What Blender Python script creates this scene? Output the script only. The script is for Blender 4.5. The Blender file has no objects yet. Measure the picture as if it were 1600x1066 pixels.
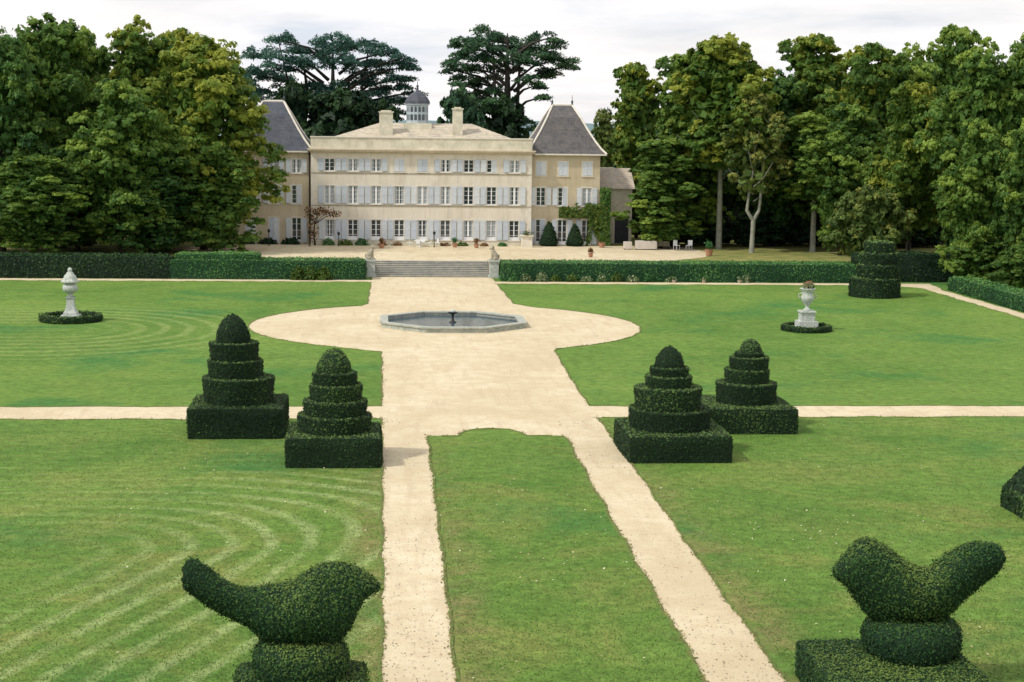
import bpy, math, random
import numpy as np
random.seed(7)
RNG = np.random.default_rng(7)
PI = math.pi
scn = bpy.context.scene
COL = scn.collection
R = math.radians

# ------------------------------------------------------------------ camera frame
F, CH = 2600.0, 16.5
YAW, PITCH, ROLL = R(4.67153), R(7.45779), R(0.7162)
_f = np.array([math.sin(YAW)*math.cos(PITCH), math.cos(YAW)*math.cos(PITCH), -math.sin(PITCH)])
_r = np.array([math.cos(YAW), -math.sin(YAW), 0.0]); _u = np.cross(_r, _f)
_c, _s = math.cos(ROLL), math.sin(ROLL)
_r, _u = _c*_r+_s*_u, -_s*_r+_c*_u

def at(px, py, Y):
    """world X and height of the photo point px,py on the upright plane at distance Y"""
    d = _f*F + _r*(px-800) - _u*(py-533)
    t = Y/d[1]
    return d[0]*t, CH+d[2]*t

# ------------------------------------------------------------------ materials
def nd(nt, typ, **kw):
    n = nt.nodes.new(typ)
    for k, v in kw.items():
        if k.startswith('i_'):
            key = k[2:]
            n.inputs[int(key) if key.isdigit() else key.replace('_', ' ')].default_value = v
        else:
            setattr(n, k, v)
    return n

def lk(nt, a, b): nt.links.new(a, b)

def mth(nt, op, a, b=None, c=None, clamp=False):
    n = nt.nodes.new('ShaderNodeMath'); n.operation = op; n.use_clamp = clamp
    for i, v in enumerate((a, b, c)):
        if v is None: continue
        if isinstance(v, (int, float)): n.inputs[i].default_value = v
        else: nt.links.new(v, n.inputs[i])
    return n.outputs[0]

def mix(nt, fac, a, b, blend='MIX'):
    n = nt.nodes.new('ShaderNodeMix'); n.data_type = 'RGBA'; n.blend_type = blend
    for key, v in ((0, fac), (6, a), (7, b)):
        if isinstance(v, (int, float)): n.inputs[key].default_value = v
        elif isinstance(v, tuple): n.inputs[key].default_value = (v[0], v[1], v[2], 1)
        else: nt.links.new(v, n.inputs[key])
    return n.outputs[2]

def ramp(nt, src, stops):
    n = nt.nodes.new('ShaderNodeValToRGB')
    el = n.color_ramp.elements
    while len(el) < len(stops): el.new(0.5)
    for e, (p, c) in zip(el, stops):
        e.position = p
        e.color = (c, c, c, 1) if isinstance(c, (int, float)) else (c[0], c[1], c[2], 1)
    nt.links.new(src, n.inputs[0])
    return n.outputs[0]

def noise(nt, scale, detail=4, rough=0.55, vec=None, dist=0.0):
    n = nd(nt, 'ShaderNodeTexNoise'); n.inputs['Scale'].default_value = scale
    n.inputs['Detail'].default_value = detail; n.inputs['Roughness'].default_value = rough
    n.inputs['Distortion'].default_value = dist
    if vec is not None: nt.links.new(vec, n.inputs['Vector'])
    return n.outputs['Fac']

def newmat(name, rough=0.8, spec=0.3):
    m = bpy.data.materials.new(name); m.use_nodes = True
    nt = m.node_tree; b = nt.nodes['Principled BSDF']
    b.inputs['Roughness'].default_value = rough
    b.inputs['Specular IOR Level'].default_value = spec
    return m, nt, b

def geo_pos(nt): return nd(nt, 'ShaderNodeNewGeometry').outputs['Position']

def simple(name, c1, c2, scale=2.0, rough=0.8, bump=0.0, bscale=20, spec=0.3, streak=False, metallic=0):
    m, nt, b = newmat(name, rough, spec)
    pos = geo_pos(nt)
    if streak:
        mp = nd(nt, 'ShaderNodeMapping'); mp.inputs['Scale'].default_value = (1, 1, .25)
        lk(nt, pos, mp.inputs[0]); pos = mp.outputs[0]
    f = noise(nt, scale, 6, .65, pos)
    f = ramp(nt, f, [(0.3, 0.0), (0.7, 1.0)])
    col = mix(nt, f, c1, c2)
    if streak:
        mp2 = nd(nt, 'ShaderNodeMapping'); mp2.inputs['Scale'].default_value = (1, 1, .12); lk(nt, geo_pos(nt), mp2.inputs[0])
        st = ramp(nt, noise(nt, 1.9, 6, .7, mp2.outputs[0]), [(.50, 0.0), (.72, .42)])
        pt = ramp(nt, noise(nt, .33, 5, .6, geo_pos(nt), 1.0), [(.50, 0.0), (.62, .35)])
        col = mix(nt, st, col, (c1[0]*.62, c1[1]*.6, c1[2]*.55)); col = mix(nt, pt, col, (c2[0]*1.08, c2[1]*1.1, c2[2]*1.15))
    lk(nt, col, b.inputs['Base Color'])
    b.inputs['Metallic'].default_value = metallic
    if bump:
        bp = nd(nt, 'ShaderNodeBump'); bp.inputs['Strength'].default_value = bump; bp.inputs['Distance'].default_value = .05
        lk(nt, noise(nt, bscale, 3, .6, pos), bp.inputs['Height']); lk(nt, bp.outputs[0], b.inputs['Normal'])
    return m

def leafmat(name, dark, mid, light, translucent=0.25, rough=0.6):
    """foliage: the tint attribute of every leaf clump runs dark > mid > light"""
    m, nt, b = newmat(name, rough, 0.25)
    a = nd(nt, 'ShaderNodeAttribute', attribute_name='tint')
    oi = nd(nt, 'ShaderNodeObjectInfo')
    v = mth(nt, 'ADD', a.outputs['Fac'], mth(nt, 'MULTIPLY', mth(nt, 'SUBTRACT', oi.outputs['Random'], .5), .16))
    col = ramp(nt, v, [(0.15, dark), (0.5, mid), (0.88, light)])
    lk(nt, col, b.inputs['Base Color'])
    tr = nd(nt, 'ShaderNodeBsdfTranslucent'); lk(nt, mix(nt, .4, col, light), tr.inputs['Color'])
    ms = nd(nt, 'ShaderNodeMixShader'); ms.inputs[0].default_value = translucent
    lk(nt, b.outputs[0], ms.inputs[1]); lk(nt, tr.outputs[0], ms.inputs[2])
    lk(nt, ms.outputs[0], nt.nodes['Material Output'].inputs['Surface'])
    return m

M = {}
M['leaf_green'] = leafmat('leaf_green', (.036, .098, .022), (.124, .232, .046), (.27, .38, .065), .45)
M['leaf_deep'] = leafmat('leaf_deep', (.026, .084, .026), (.092, .200, .048), (.20, .32, .065), .45)
M['leaf_yellow'] = leafmat('leaf_yellow', (.044, .114, .022), (.124, .226, .038), (.34, .38, .056), .45)
M['leaf_olive'] = leafmat('leaf_olive', (.04, .085, .02), (.14, .21, .05), (.30, .31, .07), .35)
M['leaf_shade'] = leafmat('leaf_shade', (.006, .020, .010), (.016, .045, .017), (.035, .08, .024), .15)  # dark evergreen leaves; for the woods, shade put into the colour
M['cedar_needles'] = leafmat('cedar_needles', (.014, .052, .042), (.045, .125, .095), (.11, .24, .17), .3)
M['cedar_warm'] = leafmat('cedar_warm', (.012, .042, .024), (.038, .10, .05), (.09, .18, .075), .3)
M['yew'] = leafmat('yew', (.008, .022, .009), (.022, .056, .018), (.12, .20, .052), .1, .85)
M['yew_near'] = leafmat('yew_near', (.008, .030, .012), (.034, .092, .022), (.14, .21, .045), .15, .8)
M['hedge_leaf'] = leafmat('hedge_leaf', (.012, .052, .020), (.046, .155, .046), (.13, .28, .07), .2)
M['ivy_leaf'] = leafmat('ivy_leaf', (.02, .06, .014), (.075, .14, .022), (.17, .21, .03))
M['russet_leaf'] = leafmat('russet_leaf', (.06, .03, .012), (.2, .1, .04), (.4, .27, .14))
M['bed_leaf'] = leafmat('bed_leaf', (.03, .07, .025), (.12, .2, .07), (.42, .45, .28))
M['bark_dark'] = simple('bark_dark', (.018, .015, .011), (.045, .037, .028), 3, .9, .4)
M['bark_pale'] = simple('bark_pale', (.17, .18, .15), (.33, .33, .27), 1.5, .85, .3)
M['bark_cedar'] = simple('bark_cedar', (.03, .028, .025), (.07, .06, .05), 2, .9, .3)
M['stucco'] = simple('stucco', (.60, .55, .46), (.72, .67, .57), .55, .9, .15, 30, streak=True)
M['stucco_ochre'] = simple('stucco_ochre', (.45, .385, .265), (.59, .515, .375), .5, .9, .2, 25, streak=True)
M['parapet'] = simple('parapet_stone', (.50, .47, .37), (.76, .71, .58), 1.1, .9, .3, 12)
M['trim_stone'] = simple('trim_stone', (.62, .58, .50), (.74, .70, .62), 1.5, .85, .1)
M['white_paint'] = simple('white_paint', (.70, .72, .74), (.80, .81, .82), 3, .6)
M['lantern_paint'] = simple('lantern_paint', (.32, .39, .45), (.48, .54, .58), 3, .6)
M['cornice'] = simple('cornice_stone', (.50, .43, .32), (.68, .6, .47), .8, .85, .1)
M['curtain'] = simple('net_curtain', (.30, .34, .36), (.42, .46, .48), 5, .9)
M['door_dark'] = simple('door_dark', (.02, .025, .035), (.04, .045, .06), 2, .5)
M['statue'] = simple('pale_statue_stone', (.27, .31, .30), (.60, .63, .57), 6, .85, .3, 18)
M['old_stone'] = simple('old_stone', (.22, .20, .15), (.52, .47, .36), 4, .9, .4, 14)
M['step_stone'] = simple('step_stone', (.26, .27, .25), (.44, .42, .36), 1.3, .9, .3, 16)
M['basin_stone'] = simple('basin_stone', (.22, .26, .24), (.50, .50, .42), 2.4, .85, .3, 10)
M['terracotta'] = simple('terracotta', (.32, .16, .10), (.45, .24, .15), 5, .85)
M['dark_metal'] = simple('dark_metal', (.015, .016, .017), (.03, .03, .03), 4, .5)
M['pink_cloth'] = simple('pale_pink_cloth', (.50, .46, .41), (.60, .55, .49), 3, .85)
M['flower_red'] = simple('red_flowers', (.22, .07, .04), (.38, .16, .08), 9, .7)

def shutter_mat():
    m, nt, b = newmat('shutter_paint', .6)
    pos = geo_pos(nt); sep = nd(nt, 'ShaderNodeSeparateXYZ'); lk(nt, pos, sep.inputs[0])
    w = mth(nt, 'FRACT', mth(nt, 'MULTIPLY', sep.outputs[2], 11.0))
    bp = nd(nt, 'ShaderNodeBump'); bp.inputs['Strength'].default_value = .5; bp.inputs['Distance'].default_value = .03
    lk(nt, w, bp.inputs['Height']); lk(nt, bp.outputs[0], b.inputs['Normal'])
    oi = nd(nt, 'ShaderNodeObjectInfo')
    c = mix(nt, oi.outputs['Random'], (.52, .59, .68), (.70, .75, .80))
    lk(nt, mix(nt, ramp(nt, noise(nt, 3, 4, .6, pos), [(.4, 0.0), (.75, .35)]), c, (.4, .42, .42)), b.inputs['Base Color'])
    return m
M['shutter'] = shutter_mat()

def glass_mat():
    m, nt, b = newmat('window_glass', .08, .6)
    oi = nd(nt, 'ShaderNodeObjectInfo')
    lk(nt, mix(nt, oi.outputs['Random'], (.010, .016, .022), (.06, .075, .085)), b.inputs['Base Color'])
    return m
M['glass'] = glass_mat()

def slate_mat(name, c1, c2):
    m, nt, b = newmat(name, .75, .3)
    pos = geo_pos(nt)
    br = nd(nt, 'ShaderNodeTexBrick'); br.inputs['Scale'].default_value = 1.0
    br.inputs['Brick Width'].default_value = .35; br.inputs['Row Height'].default_value = .22
    br.inputs['Mortar Size'].default_value = .015; br.offset = .5
    br.inputs['Color1'].default_value = (*c1, 1); br.inputs['Color2'].default_value = (*c2, 1)
    br.inputs['Mortar'].default_value = (c1[0]*.45, c1[1]*.45, c1[2]*.45, 1)
    cx = nd(nt, 'ShaderNodeSeparateXYZ'); lk(nt, pos, cx.inputs[0])
    cb = nd(nt, 'ShaderNodeCombineXYZ')
    lk(nt, mth(nt, 'ADD', cx.outputs[0], cx.outputs[1]), cb.inputs[0]); lk(nt, cx.outputs[2], cb.inputs[1])
    lk(nt, cb.outputs[0], br.inputs['Vector'])
    f = ramp(nt, noise(nt, .9, 6, .7, pos), [(.35, 0.0), (.7, 1.0)])
    lk(nt, mix(nt, mth(nt, 'MULTIPLY', f, .45), br.outputs[0], (c2[0]*1.7, c2[1]*1.6, c2[2]*1.4)), b.inputs['Base Color'])
    return m
M['slate'] = slate_mat('roof_slate_blue', (.055, .064, .088), (.085, .094, .118))
M['slate_warm'] = slate_mat('roof_slate_warm', (.068, .068, .076), (.118, .112, .116))
M['tile_roof'] = slate_mat('old_roof_tiles', (.36, .325, .26), (.48, .435, .36))
M['tile_brown'] = slate_mat('brown_roof_tiles', (.35, .305, .26), (.47, .415, .35))

def gravel_mat():
    m, nt, b = newmat('gravel', .95, .15)
    pos = geo_pos(nt)
    big = ramp(nt, noise(nt, .13, 5, .6, pos, .6), [(.35, 0.0), (.68, 1.0)])
    med = ramp(nt, noise(nt, .8, 8, .78, pos), [(.38, 0.0), (.68, 1.0)])
    c = mix(nt, big, (.53, .465, .335), (.67, .60, .46))
    c = mix(nt, mth(nt, 'MULTIPLY', med, .75), c, (.46, .385, .26))
    # faint wheel tracks and scuffs along the walk
    mp = nd(nt, 'ShaderNodeMapping'); mp.inputs['Scale'].default_value = (1.0, .12, 1); lk(nt, pos, mp.inputs[0])
    tr = ramp(nt, noise(nt, 1.6, 3, .5, mp.outputs[0]), [(.50, 0.0), (.70, .55)])
    c = mix(nt, tr, c, (.46, .385, .27))
    sp = ramp(nt, noise(nt, 7.5, 2, .6, pos), [(.64, 0.0), (.71, 1.0)])
    c = mix(nt, mth(nt, 'MULTIPLY', sp, .8), c, (.22, .17, .12))
    fine = noise(nt, 38, 2, .6, pos)
    c = mix(nt, .32, c, mix(nt, fine, (.15, .12, .08), (1, .95, .8)), 'OVERLAY')
    lk(nt, c, b.inputs['Base Color'])
    bp = nd(nt, 'ShaderNodeBump'); bp.inputs['Strength'].default_value = .6; bp.inputs['Distance'].default_value = .04
    lk(nt, noise(nt, 14, 4, .7, pos), bp.inputs['Height']); lk(nt, bp.outputs[0], b.inputs['Normal'])
    return m
M['gravel'] = gravel_mat()

def grass_mat():
    m, nt, b = newmat('lawn_grass', .9, .12)
    pos = geo_pos(nt)
    sep = nd(nt, 'ShaderNodeSeparateXYZ'); lk(nt, pos, sep.inputs[0])
    x, y = sep.outputs[0], sep.outputs[1]
    big = ramp(nt, noise(nt, .055, 4, .6, pos, .5), [(.36, 0.0), (.66, 1.0)])
    med = ramp(nt, noise(nt, .45, 5, .65, pos), [(.32, 0.0), (.7, 1.0)])
    c = mix(nt, big, (.068, .158, .025), (.132, .228, .042))
    c = mix(nt, mth(nt, 'MULTIPLY', med, .6), c, (.165, .262, .055))
    # worn yellowish grass, mostly on the near lawns
    near = mth(nt, 'SUBTRACT', 1.0, ramp(nt, mth(nt, 'DIVIDE', y, 200), [(.30, 0.0), (.50, 1.0)]))
    dry = ramp(nt, noise(nt, .16, 6, .7, pos, 1.0), [(.46, 0.0), (.66, 1.0)])
    c = mix(nt, mth(nt, 'MULTIPLY', dry, mth(nt, 'MULTIPLY_ADD', near, .5, .12)), c, (.255, .245, .075))
    wx = mth(nt, 'MINIMUM', mth(nt, 'ABSOLUTE', mth(nt, 'SUBTRACT', x, 2.9)), mth(nt, 'MINIMUM', mth(nt, 'ABSOLUTE', mth(nt, 'SUBTRACT', x, -.15)), mth(nt, 'ABSOLUTE', mth(nt, 'SUBTRACT', x, 12.9))))
    wear = mth(nt, 'MULTIPLY', ramp(nt, mth(nt, 'DIVIDE', wx, 2.0), [(0.1, 1.0), (.7, 0.0)]), ramp(nt, noise(nt, .5, 6, .75, pos, .5), [(.38, 0.0), (.62, 1.0)]))
    c = mix(nt, mth(nt, 'MULTIPLY', mth(nt, 'MULTIPLY', wear, near), .75), c, (.23, .19, .085))
    # cool dark patches of longer grass
    cool = ramp(nt, noise(nt, .085, 4, .6, pos, .3), [(.54, 0.0), (.68, .8)])
    c = mix(nt, cool, c, (.045, .160, .040))
    # mowing: loops round a centre on the near left lawn, horseshoes on the far left lawn
    wob = mth(nt, 'MULTIPLY', mth(nt, 'SUBTRACT', noise(nt, .10, 2, .5, pos), .5), 1.6)
    ax = mth(nt, 'MAXIMUM', mth(nt, 'SUBTRACT', y, 62.0), 0.0)
    bx_ = mth(nt, 'MAXIMUM', mth(nt, 'SUBTRACT', mth(nt, 'MULTIPLY', mth(nt, 'ADD', x, 14.0), .93), mth(nt, 'MULTIPLY', mth(nt, 'SUBTRACT', y, 62.0), .36)), 0.0)
    d1 = mth(nt, 'ADD', mth(nt, 'SQRT', mth(nt, 'ADD', mth(nt, 'MULTIPLY', ax, ax), mth(nt, 'MULTIPLY', bx_, bx_))), wob)
    s1 = mth(nt, 'SINE', mth(nt, 'MULTIPLY', d1, 2*PI/1.4))
    ex = mth(nt, 'MAXIMUM', mth(nt, 'ADD', x, 25.0), 0.0); ey = mth(nt, 'SUBTRACT', y, 132.0)
    d2 = mth(nt, 'ADD', mth(nt, 'SQRT', mth(nt, 'ADD', mth(nt, 'MULTIPLY', ex, ex), mth(nt, 'MULTIPLY', ey, ey))), wob)
    s2 = mth(nt, 'SINE', mth(nt, 'MULTIPLY', d2, 2*PI/2.0))
    left = mth(nt, 'LESS_THAN', x, 0.2)
    nearm = mth(nt, 'MULTIPLY', left, mth(nt, 'LESS_THAN', y, 92.3))
    farm = mth(nt, 'MULTIPLY', left, mth(nt, 'GREATER_THAN', y, 95.5))
    brk = mth(nt, 'MULTIPLY', ramp(nt, noise(nt, .28, 6, .7, pos), [(.30, .2), (.54, 1.0)]), ramp(nt, noise(nt, 1.6, 7, .75, pos), [(.34, .25), (.60, 1.0)]))
    fade1 = ramp(nt, mth(nt, 'DIVIDE', d1, 20.0), [(.10, 0.15), (.3, 1.0), (.72, 1.0), (.9, .25)])
    fade2 = ramp(nt, mth(nt, 'DIVIDE', d2, 20.0), [(.15, .3), (.4, 1.0), (.72, .8), (.9, 0.0)])
    brk = mth(nt, 'MULTIPLY', brk, mth(nt, 'MAXIMUM', ramp(nt, mth(nt, 'DIVIDE', bx_, 6.0), [(0.0, .35), (1.0, 1.0)]), farm))
    a1 = mth(nt, 'MULTIPLY', mth(nt, 'MULTIPLY', ramp(nt, s1, [(-.0, 0.0), (.9, 1.0)]), nearm), mth(nt, 'MULTIPLY', brk, fade1))
    a2 = mth(nt, 'MULTIPLY', mth(nt, 'MULTIPLY', ramp(nt, s2, [(.0, 0.0), (.75, 1.0)]), farm), mth(nt, 'MULTIPLY', brk, fade2))
    c = mix(nt, mth(nt, 'MULTIPLY', a1, .8), c, (.33, .40, .165))
    c = mix(nt, mth(nt, 'MULTIPLY', a2, .5), c, (.32, .38, .14))
    fine = ramp(nt, noise(nt, 1.7, 9, .82, pos), [(.30, .22), (.70, .78)])
    c = mix(nt, .9, c, fine, 'OVERLAY')
    lk(nt, c, b.inputs['Base Color'])
    bp = nd(nt, 'ShaderNodeBump'); bp.inputs['Strength'].default_value = .7; bp.inputs['Distance'].default_value = .08
    lk(nt, noise(nt, 12, 5, .75, pos), bp.inputs['Height']); lk(nt, bp.outputs[0], b.inputs['Normal'])
    return m
M['grass'] = grass_mat()
M['far_grass'] = simple('terrace_grass', (.10, .14, .03), (.30, .27, .09), .5, .95)
M['hill_woods'] = simple('hill_woods', (.10, .16, .17), (.16, .23, .25), .02, 1.0)

def water_mat():
    m, nt, b = newmat('basin_water', .06, .5)
    b.inputs['Base Color'].default_value = (.05, .085, .11, 1)
    bp = nd(nt, 'ShaderNodeBump'); bp.inputs['Strength'].default_value = .25; bp.inputs['Distance'].default_value = .05
    lk(nt, noise(nt, 3, 3, .5, geo_pos(nt)), bp.inputs['Height']); lk(nt, bp.outputs[0], b.inputs['Normal'])
    return m
M['water'] = water_mat()

# ------------------------------------------------------------------ mesh builder
class MB:
    def __init__(s): s.ch = []; s.n = 0
    def add(s, V, Fc, tint=0.5, smooth=False):
        V = np.asarray(V, float).reshape(-1, 3)
        if isinstance(Fc, np.ndarray): groups = [Fc]
        else:
            by = {}
            for f in Fc: by.setdefault(len(f), []).append(f)
            groups = [np.array(v) for v in by.values()]
        first = True
        for g in groups:
            t = np.broadcast_to(np.asarray(tint, float), (len(g),)) if np.ndim(tint) == 0 or len(tint) == len(g) else np.full(len(g), .5)
            s.ch.append((V if first else None, g+s.n, t, smooth)); first = False
        s.n += len(V)
        return s
    def box(s, x0, x1, y0, y1, z0, z1):
        V = [(x0,y0,z0),(x1,y0,z0),(x1,y1,z0),(x0,y1,z0),(x0,y0,z1),(x1,y0,z1),(x1,y1,z1),(x0,y1,z1)]
        return s.add(V, [(0,3,2,1),(4,5,6,7),(0,1,5,4),(1,2,6,5),(2,3,7,6),(3,0,4,7)])
    def build(s, name, m, parent=None, loc=None):
        me = bpy.data.meshes.new(name)
        V = np.concatenate([c[0] for c in s.ch if c[0] is not None])
        loops = np.concatenate([c[1].ravel() for c in s.ch]).astype(np.int32)
        tot = np.concatenate([np.full(len(c[1]), c[1].shape[1]) for c in s.ch]).astype(np.int32)
        st = np.concatenate([[0], np.cumsum(tot)[:-1]]).astype(np.int32)
        me.vertices.add(len(V)); me.vertices.foreach_set('co', V.ravel())
        me.loops.add(len(loops)); me.loops.foreach_set('vertex_index', loops)
        me.polygons.add(len(tot)); me.polygons.foreach_set('loop_start', st); me.polygons.foreach_set('loop_total', tot)
        sm = np.concatenate([np.full(len(c[1]), c[3]) for c in s.ch])
        me.polygons.foreach_set('use_smooth', sm)
        me.update(calc_edges=True)
        a = me.attributes.new('tint', 'FLOAT', 'FACE')
        a.data.foreach_set('value', np.concatenate([c[2] for c in s.ch]).astype(np.float32))
        me.materials.append(m)
        return link(name, me, parent, loc)

def link(name, me, parent=None, loc=None):
    o = bpy.data.objects.new(name, me); COL.objects.link(o)
    if parent: o.parent = parent
    if loc: o.location = loc
    return o

def tag(o, label=None, cat=None, group=None, kind=None):
    if label: o['label'] = label
    if cat: o['category'] = cat
    if group: o['group'] = group
    if kind: o['kind'] = kind
    return o

def thing(name, label, cat, loc=(0, 0, 0), rz=0, group=None):
    o = bpy.data.objects.new(name, None); COL.objects.link(o)
    o.location = loc; o.rotation_euler = (0, 0, rz); o.empty_display_size = .3
    return tag(o, label, cat, group)

def struct(name, mb, m):
    return tag(mb.build(name, m), kind='structure')

def copy_tree(o, parent=None):
    c = o.copy(); COL.objects.link(c)
    if parent: c.parent = parent
    for ch in list(o.children): copy_tree(ch, c)
    return c

def wob(P, amp, freq, seed):
    """smooth pseudo-noise displacement field"""
    r = np.random.default_rng(seed)
    out = np.zeros(len(P))
    for k in range(6):
        d = r.normal(size=3); d /= np.linalg.norm(d)
        out += np.sin(P@d*freq*(.6+.35*k) + r.uniform(0, 6.28))/(1+.5*k)
    return out*amp/2.0

def lathe(prof, seg=32, c=(0, 0), cap=True):
    a = np.linspace(0, 2*PI, seg, endpoint=False)
    V = np.array([(c[0]+r*math.cos(t), c[1]+r*math.sin(t), z) for r, z in prof for t in a])
    Fc = []
    for i in range(len(prof)-1):
        for j in range(seg):
            k = (j+1) % seg
            Fc.append((i*seg+j, i*seg+k, (i+1)*seg+k, (i+1)*seg+j))
    Fc = np.array(Fc)
    return V, Fc

def tube(path, rad, seg=8):
    path = np.array(path, float); n = len(path)
    V = []
    for i in range(n):
        d = path[min(i+1, n-1)]-path[max(i-1, 0)]; d /= (np.linalg.norm(d)+1e-9)
        h = np.array([1, 0, 0]) if abs(d[0]) < .8 else np.array([0, 1, 0])
        a = np.cross(d, h); a /= np.linalg.norm(a); b = np.cross(d, a)
        for j in range(seg):
            t = 2*PI*j/seg; V.append(path[i]+rad[i]*(math.cos(t)*a+math.sin(t)*b))
    Fc = [(i*seg+j, i*seg+(j+1) % seg, (i+1)*seg+(j+1) % seg, (i+1)*seg+j) for i in range(n-1) for j in range(seg)]
    return np.array(V), np.array(Fc)

def ellip(c, r, seg=14, rings=9):
    prof = []
    V = []
    for i in range(rings+1):
        p = PI*i/rings
        for j in range(seg):
            t = 2*PI*j/seg
            V.append((c[0]+r[0]*math.sin(p)*math.cos(t), c[1]+r[1]*math.sin(p)*math.sin(t), c[2]-r[2]*math.cos(p)))
    Fc = [(i*seg+j, i*seg+(j+1) % seg, (i+1)*seg+(j+1) % seg, (i+1)*seg+j) for i in range(rings) for j in range(seg)]
    return np.array(V), np.array(Fc)

def leaf_quads(P, N, size, rng, spread=.6, asp=.62):
    n = len(P)
    N = N + rng.normal(size=(n, 3))*spread
    N /= np.linalg.norm(N, axis=1, keepdims=True)+1e-9
    A = np.cross(N, rng.normal(size=(n, 3))); A /= np.linalg.norm(A, axis=1, keepdims=True)+1e-9
    B = np.cross(N, A)
    s = (size*rng.uniform(.6, 1.35, n))[:, None]
    a, b = A*s, B*s*asp
    V = np.stack([P-a, P-b*1.0+a*.15, P+a, P+b+a*.15], 1).reshape(-1, 3)
    return V, np.arange(4*n).reshape(-1, 4)

def tri_sample(V, Fc, dens, rng):
    V = np.asarray(V)
    Fq = np.asarray(Fc)
    T = np.concatenate([Fq[:, [0, 1, 2]], Fq[:, [0, 2, 3]]]) if Fq.shape[1] == 4 else Fq
    a, b, c = V[T[:, 0]], V[T[:, 1]], V[T[:, 2]]
    n = np.cross(b-a, c-a); ar = np.linalg.norm(n, axis=1)/2
    tot = ar.sum(); k = int(tot*dens)
    idx = rng.choice(len(T), k, p=ar/tot)
    u, v = rng.random(k), rng.random(k); f = u+v > 1; u[f], v[f] = 1-u[f], 1-v[f]
    P = a[idx]+(b-a)[idx]*u[:, None]+(c-a)[idx]*v[:, None]
    N = n[idx]/(2*ar[idx][:, None]+1e-9)
    return P, N

def fuzzy(mb, V, Fc, dens, size, rng, out=.0, jit=.025, spread=.42, core_tint=.15, t0=.5, tv=.12, topgain=.0, shoots=0):
    """a clipped leafy surface: dark core plus leaf faces spread over it"""
    V = np.asarray(V); Fc = np.asarray(Fc)
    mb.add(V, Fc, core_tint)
    P, N = tri_sample(V, Fc, dens, rng)
    P = P+N*(out+rng.normal(size=len(P))*jit)[:, None]
    if shoots:
        k = int(len(P)*.05); P[:k] += N[:k]*rng.uniform(.02, shoots, (k, 1))
    lv, lf = leaf_quads(P, N, size, rng, spread)
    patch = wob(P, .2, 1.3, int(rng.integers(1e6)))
    t = np.clip(t0+rng.normal(size=len(P))*tv+patch+topgain*np.clip(N[:, 2], 0, 1), 0, 1)  # upward-facing leaves tinted lighter: light on the tops put into the colour
    mb.add(lv, lf, t)

def rbox(x0, x1, y0, y1, z0, z1, r=.15, step=.35, amp=.04, seed=1, bottom=False):
    """rounded box surface as grids on five faces, gently uneven"""
    out = MB(); Vs = []; Fs = []; n0 = 0
    def grid(o, u, v):
        nonlocal n0
        o, u, v = map(lambda a: np.array(a, float), (o, u, v))
        nu = max(2, int(np.linalg.norm(u)/step)); nv = max(2, int(np.linalg.norm(v)/step))
        gu = np.linspace(0, 1, nu+1); gv = np.linspace(0, 1, nv+1)
        P = o+gu[:, None, None]*u+gv[None, :, None]*v
        Vs.append(P.reshape(-1, 3))
        f = [(n0+i*(nv+1)+j, n0+(i+1)*(nv+1)+j, n0+(i+1)*(nv+1)+j+1, n0+i*(nv+1)+j+1) for i in range(nu) for j in range(nv)]
        Fs.extend(f); n0 += (nu+1)*(nv+1)
    dx, dy, dz = x1-x0, y1-y0, z1-z0
    grid((x0, y0, z1), (dx, 0, 0), (0, dy, 0))
    grid((x0, y0, z0), (dx, 0, 0), (0, 0, dz))
    grid((x1, y0, z0), (0, dy, 0), (0, 0, dz))
    grid((x1, y1, z0), (-dx, 0, 0), (0, 0, dz))
    grid((x0, y1, z0), (0, -dy, 0), (0, 0, dz))
    P = np.concatenate(Vs)
    lo = np.array([x0+r, y0+r, z0-1]); hi = np.array([x1-r, y1-r, z1-r])
    q = np.clip(P, lo, hi); d = P-q; L = np.linalg.norm(d, axis=1, keepdims=True)
    L[L < 1e-6] = 1
    P2 = np.where(np.linalg.norm(d, axis=1, keepdims=True) > 1e-6, q+d/L*r, P)
    nrm = P2-np.array([(x0+x1)/2, (y0+y1)/2, (z0+z1)/2]); nrm /= np.linalg.norm(nrm, axis=1, keepdims=True)
    P2 = P2+nrm*wob(P2, amp, 1.7, seed)[:, None]
    return P2, np.array(Fs)

# ------------------------------------------------------------------ ground, paths, terrace
def poly_sheet(outline, z, step=.5, jit=.06, seed=3, closed=True):
    """one irregular-edged n-gon, triangulated by bmesh"""
    rng = np.random.default_rng(seed)
    pts = []
    n = len(outline)
    for i in range(n):
        a = np.array(outline[i], float); b = np.array(outline[(i+1) % n], float)
        L = np.linalg.norm(b-a); k = max(1, int(L/step)); nn = np.array([-(b-a)[1], (b-a)[0]])/(L+1e-9)
        for j in range(k):
            p = a+(b-a)*j/k
            w = rng.normal()*jit*(0.6 if j else .2) + jit*1.2*math.sin(.9*(p[0]+p[1])+i)
            pts.append(p+nn*w)
    import bmesh
    bm = bmesh.new()
    vs = [bm.verts.new((p[0], p[1], z)) for p in pts]
    f = bm.faces.new(vs)
    if f.normal.z < 0 or True:
        bm.normal_update()
        if f.normal.z < 0: f.normal_flip()
    bmesh.ops.triangulate(bm, faces=[f])
    bm.verts.index_update()
    V = np.array([v.co[:] for v in bm.verts]); Fc = np.array([[v.index for v in t.verts] for t in bm.faces])
    bm.free()
    return V, Fc, np.array(pts)

G = 4000
mb = MB(); mb.add([(-G, -400, 0), (G, -400, 0), (G, G, 0), (-G, G, 0)], [(0, 1, 2, 3)])
struct('ground', mb, M['grass'])

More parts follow.
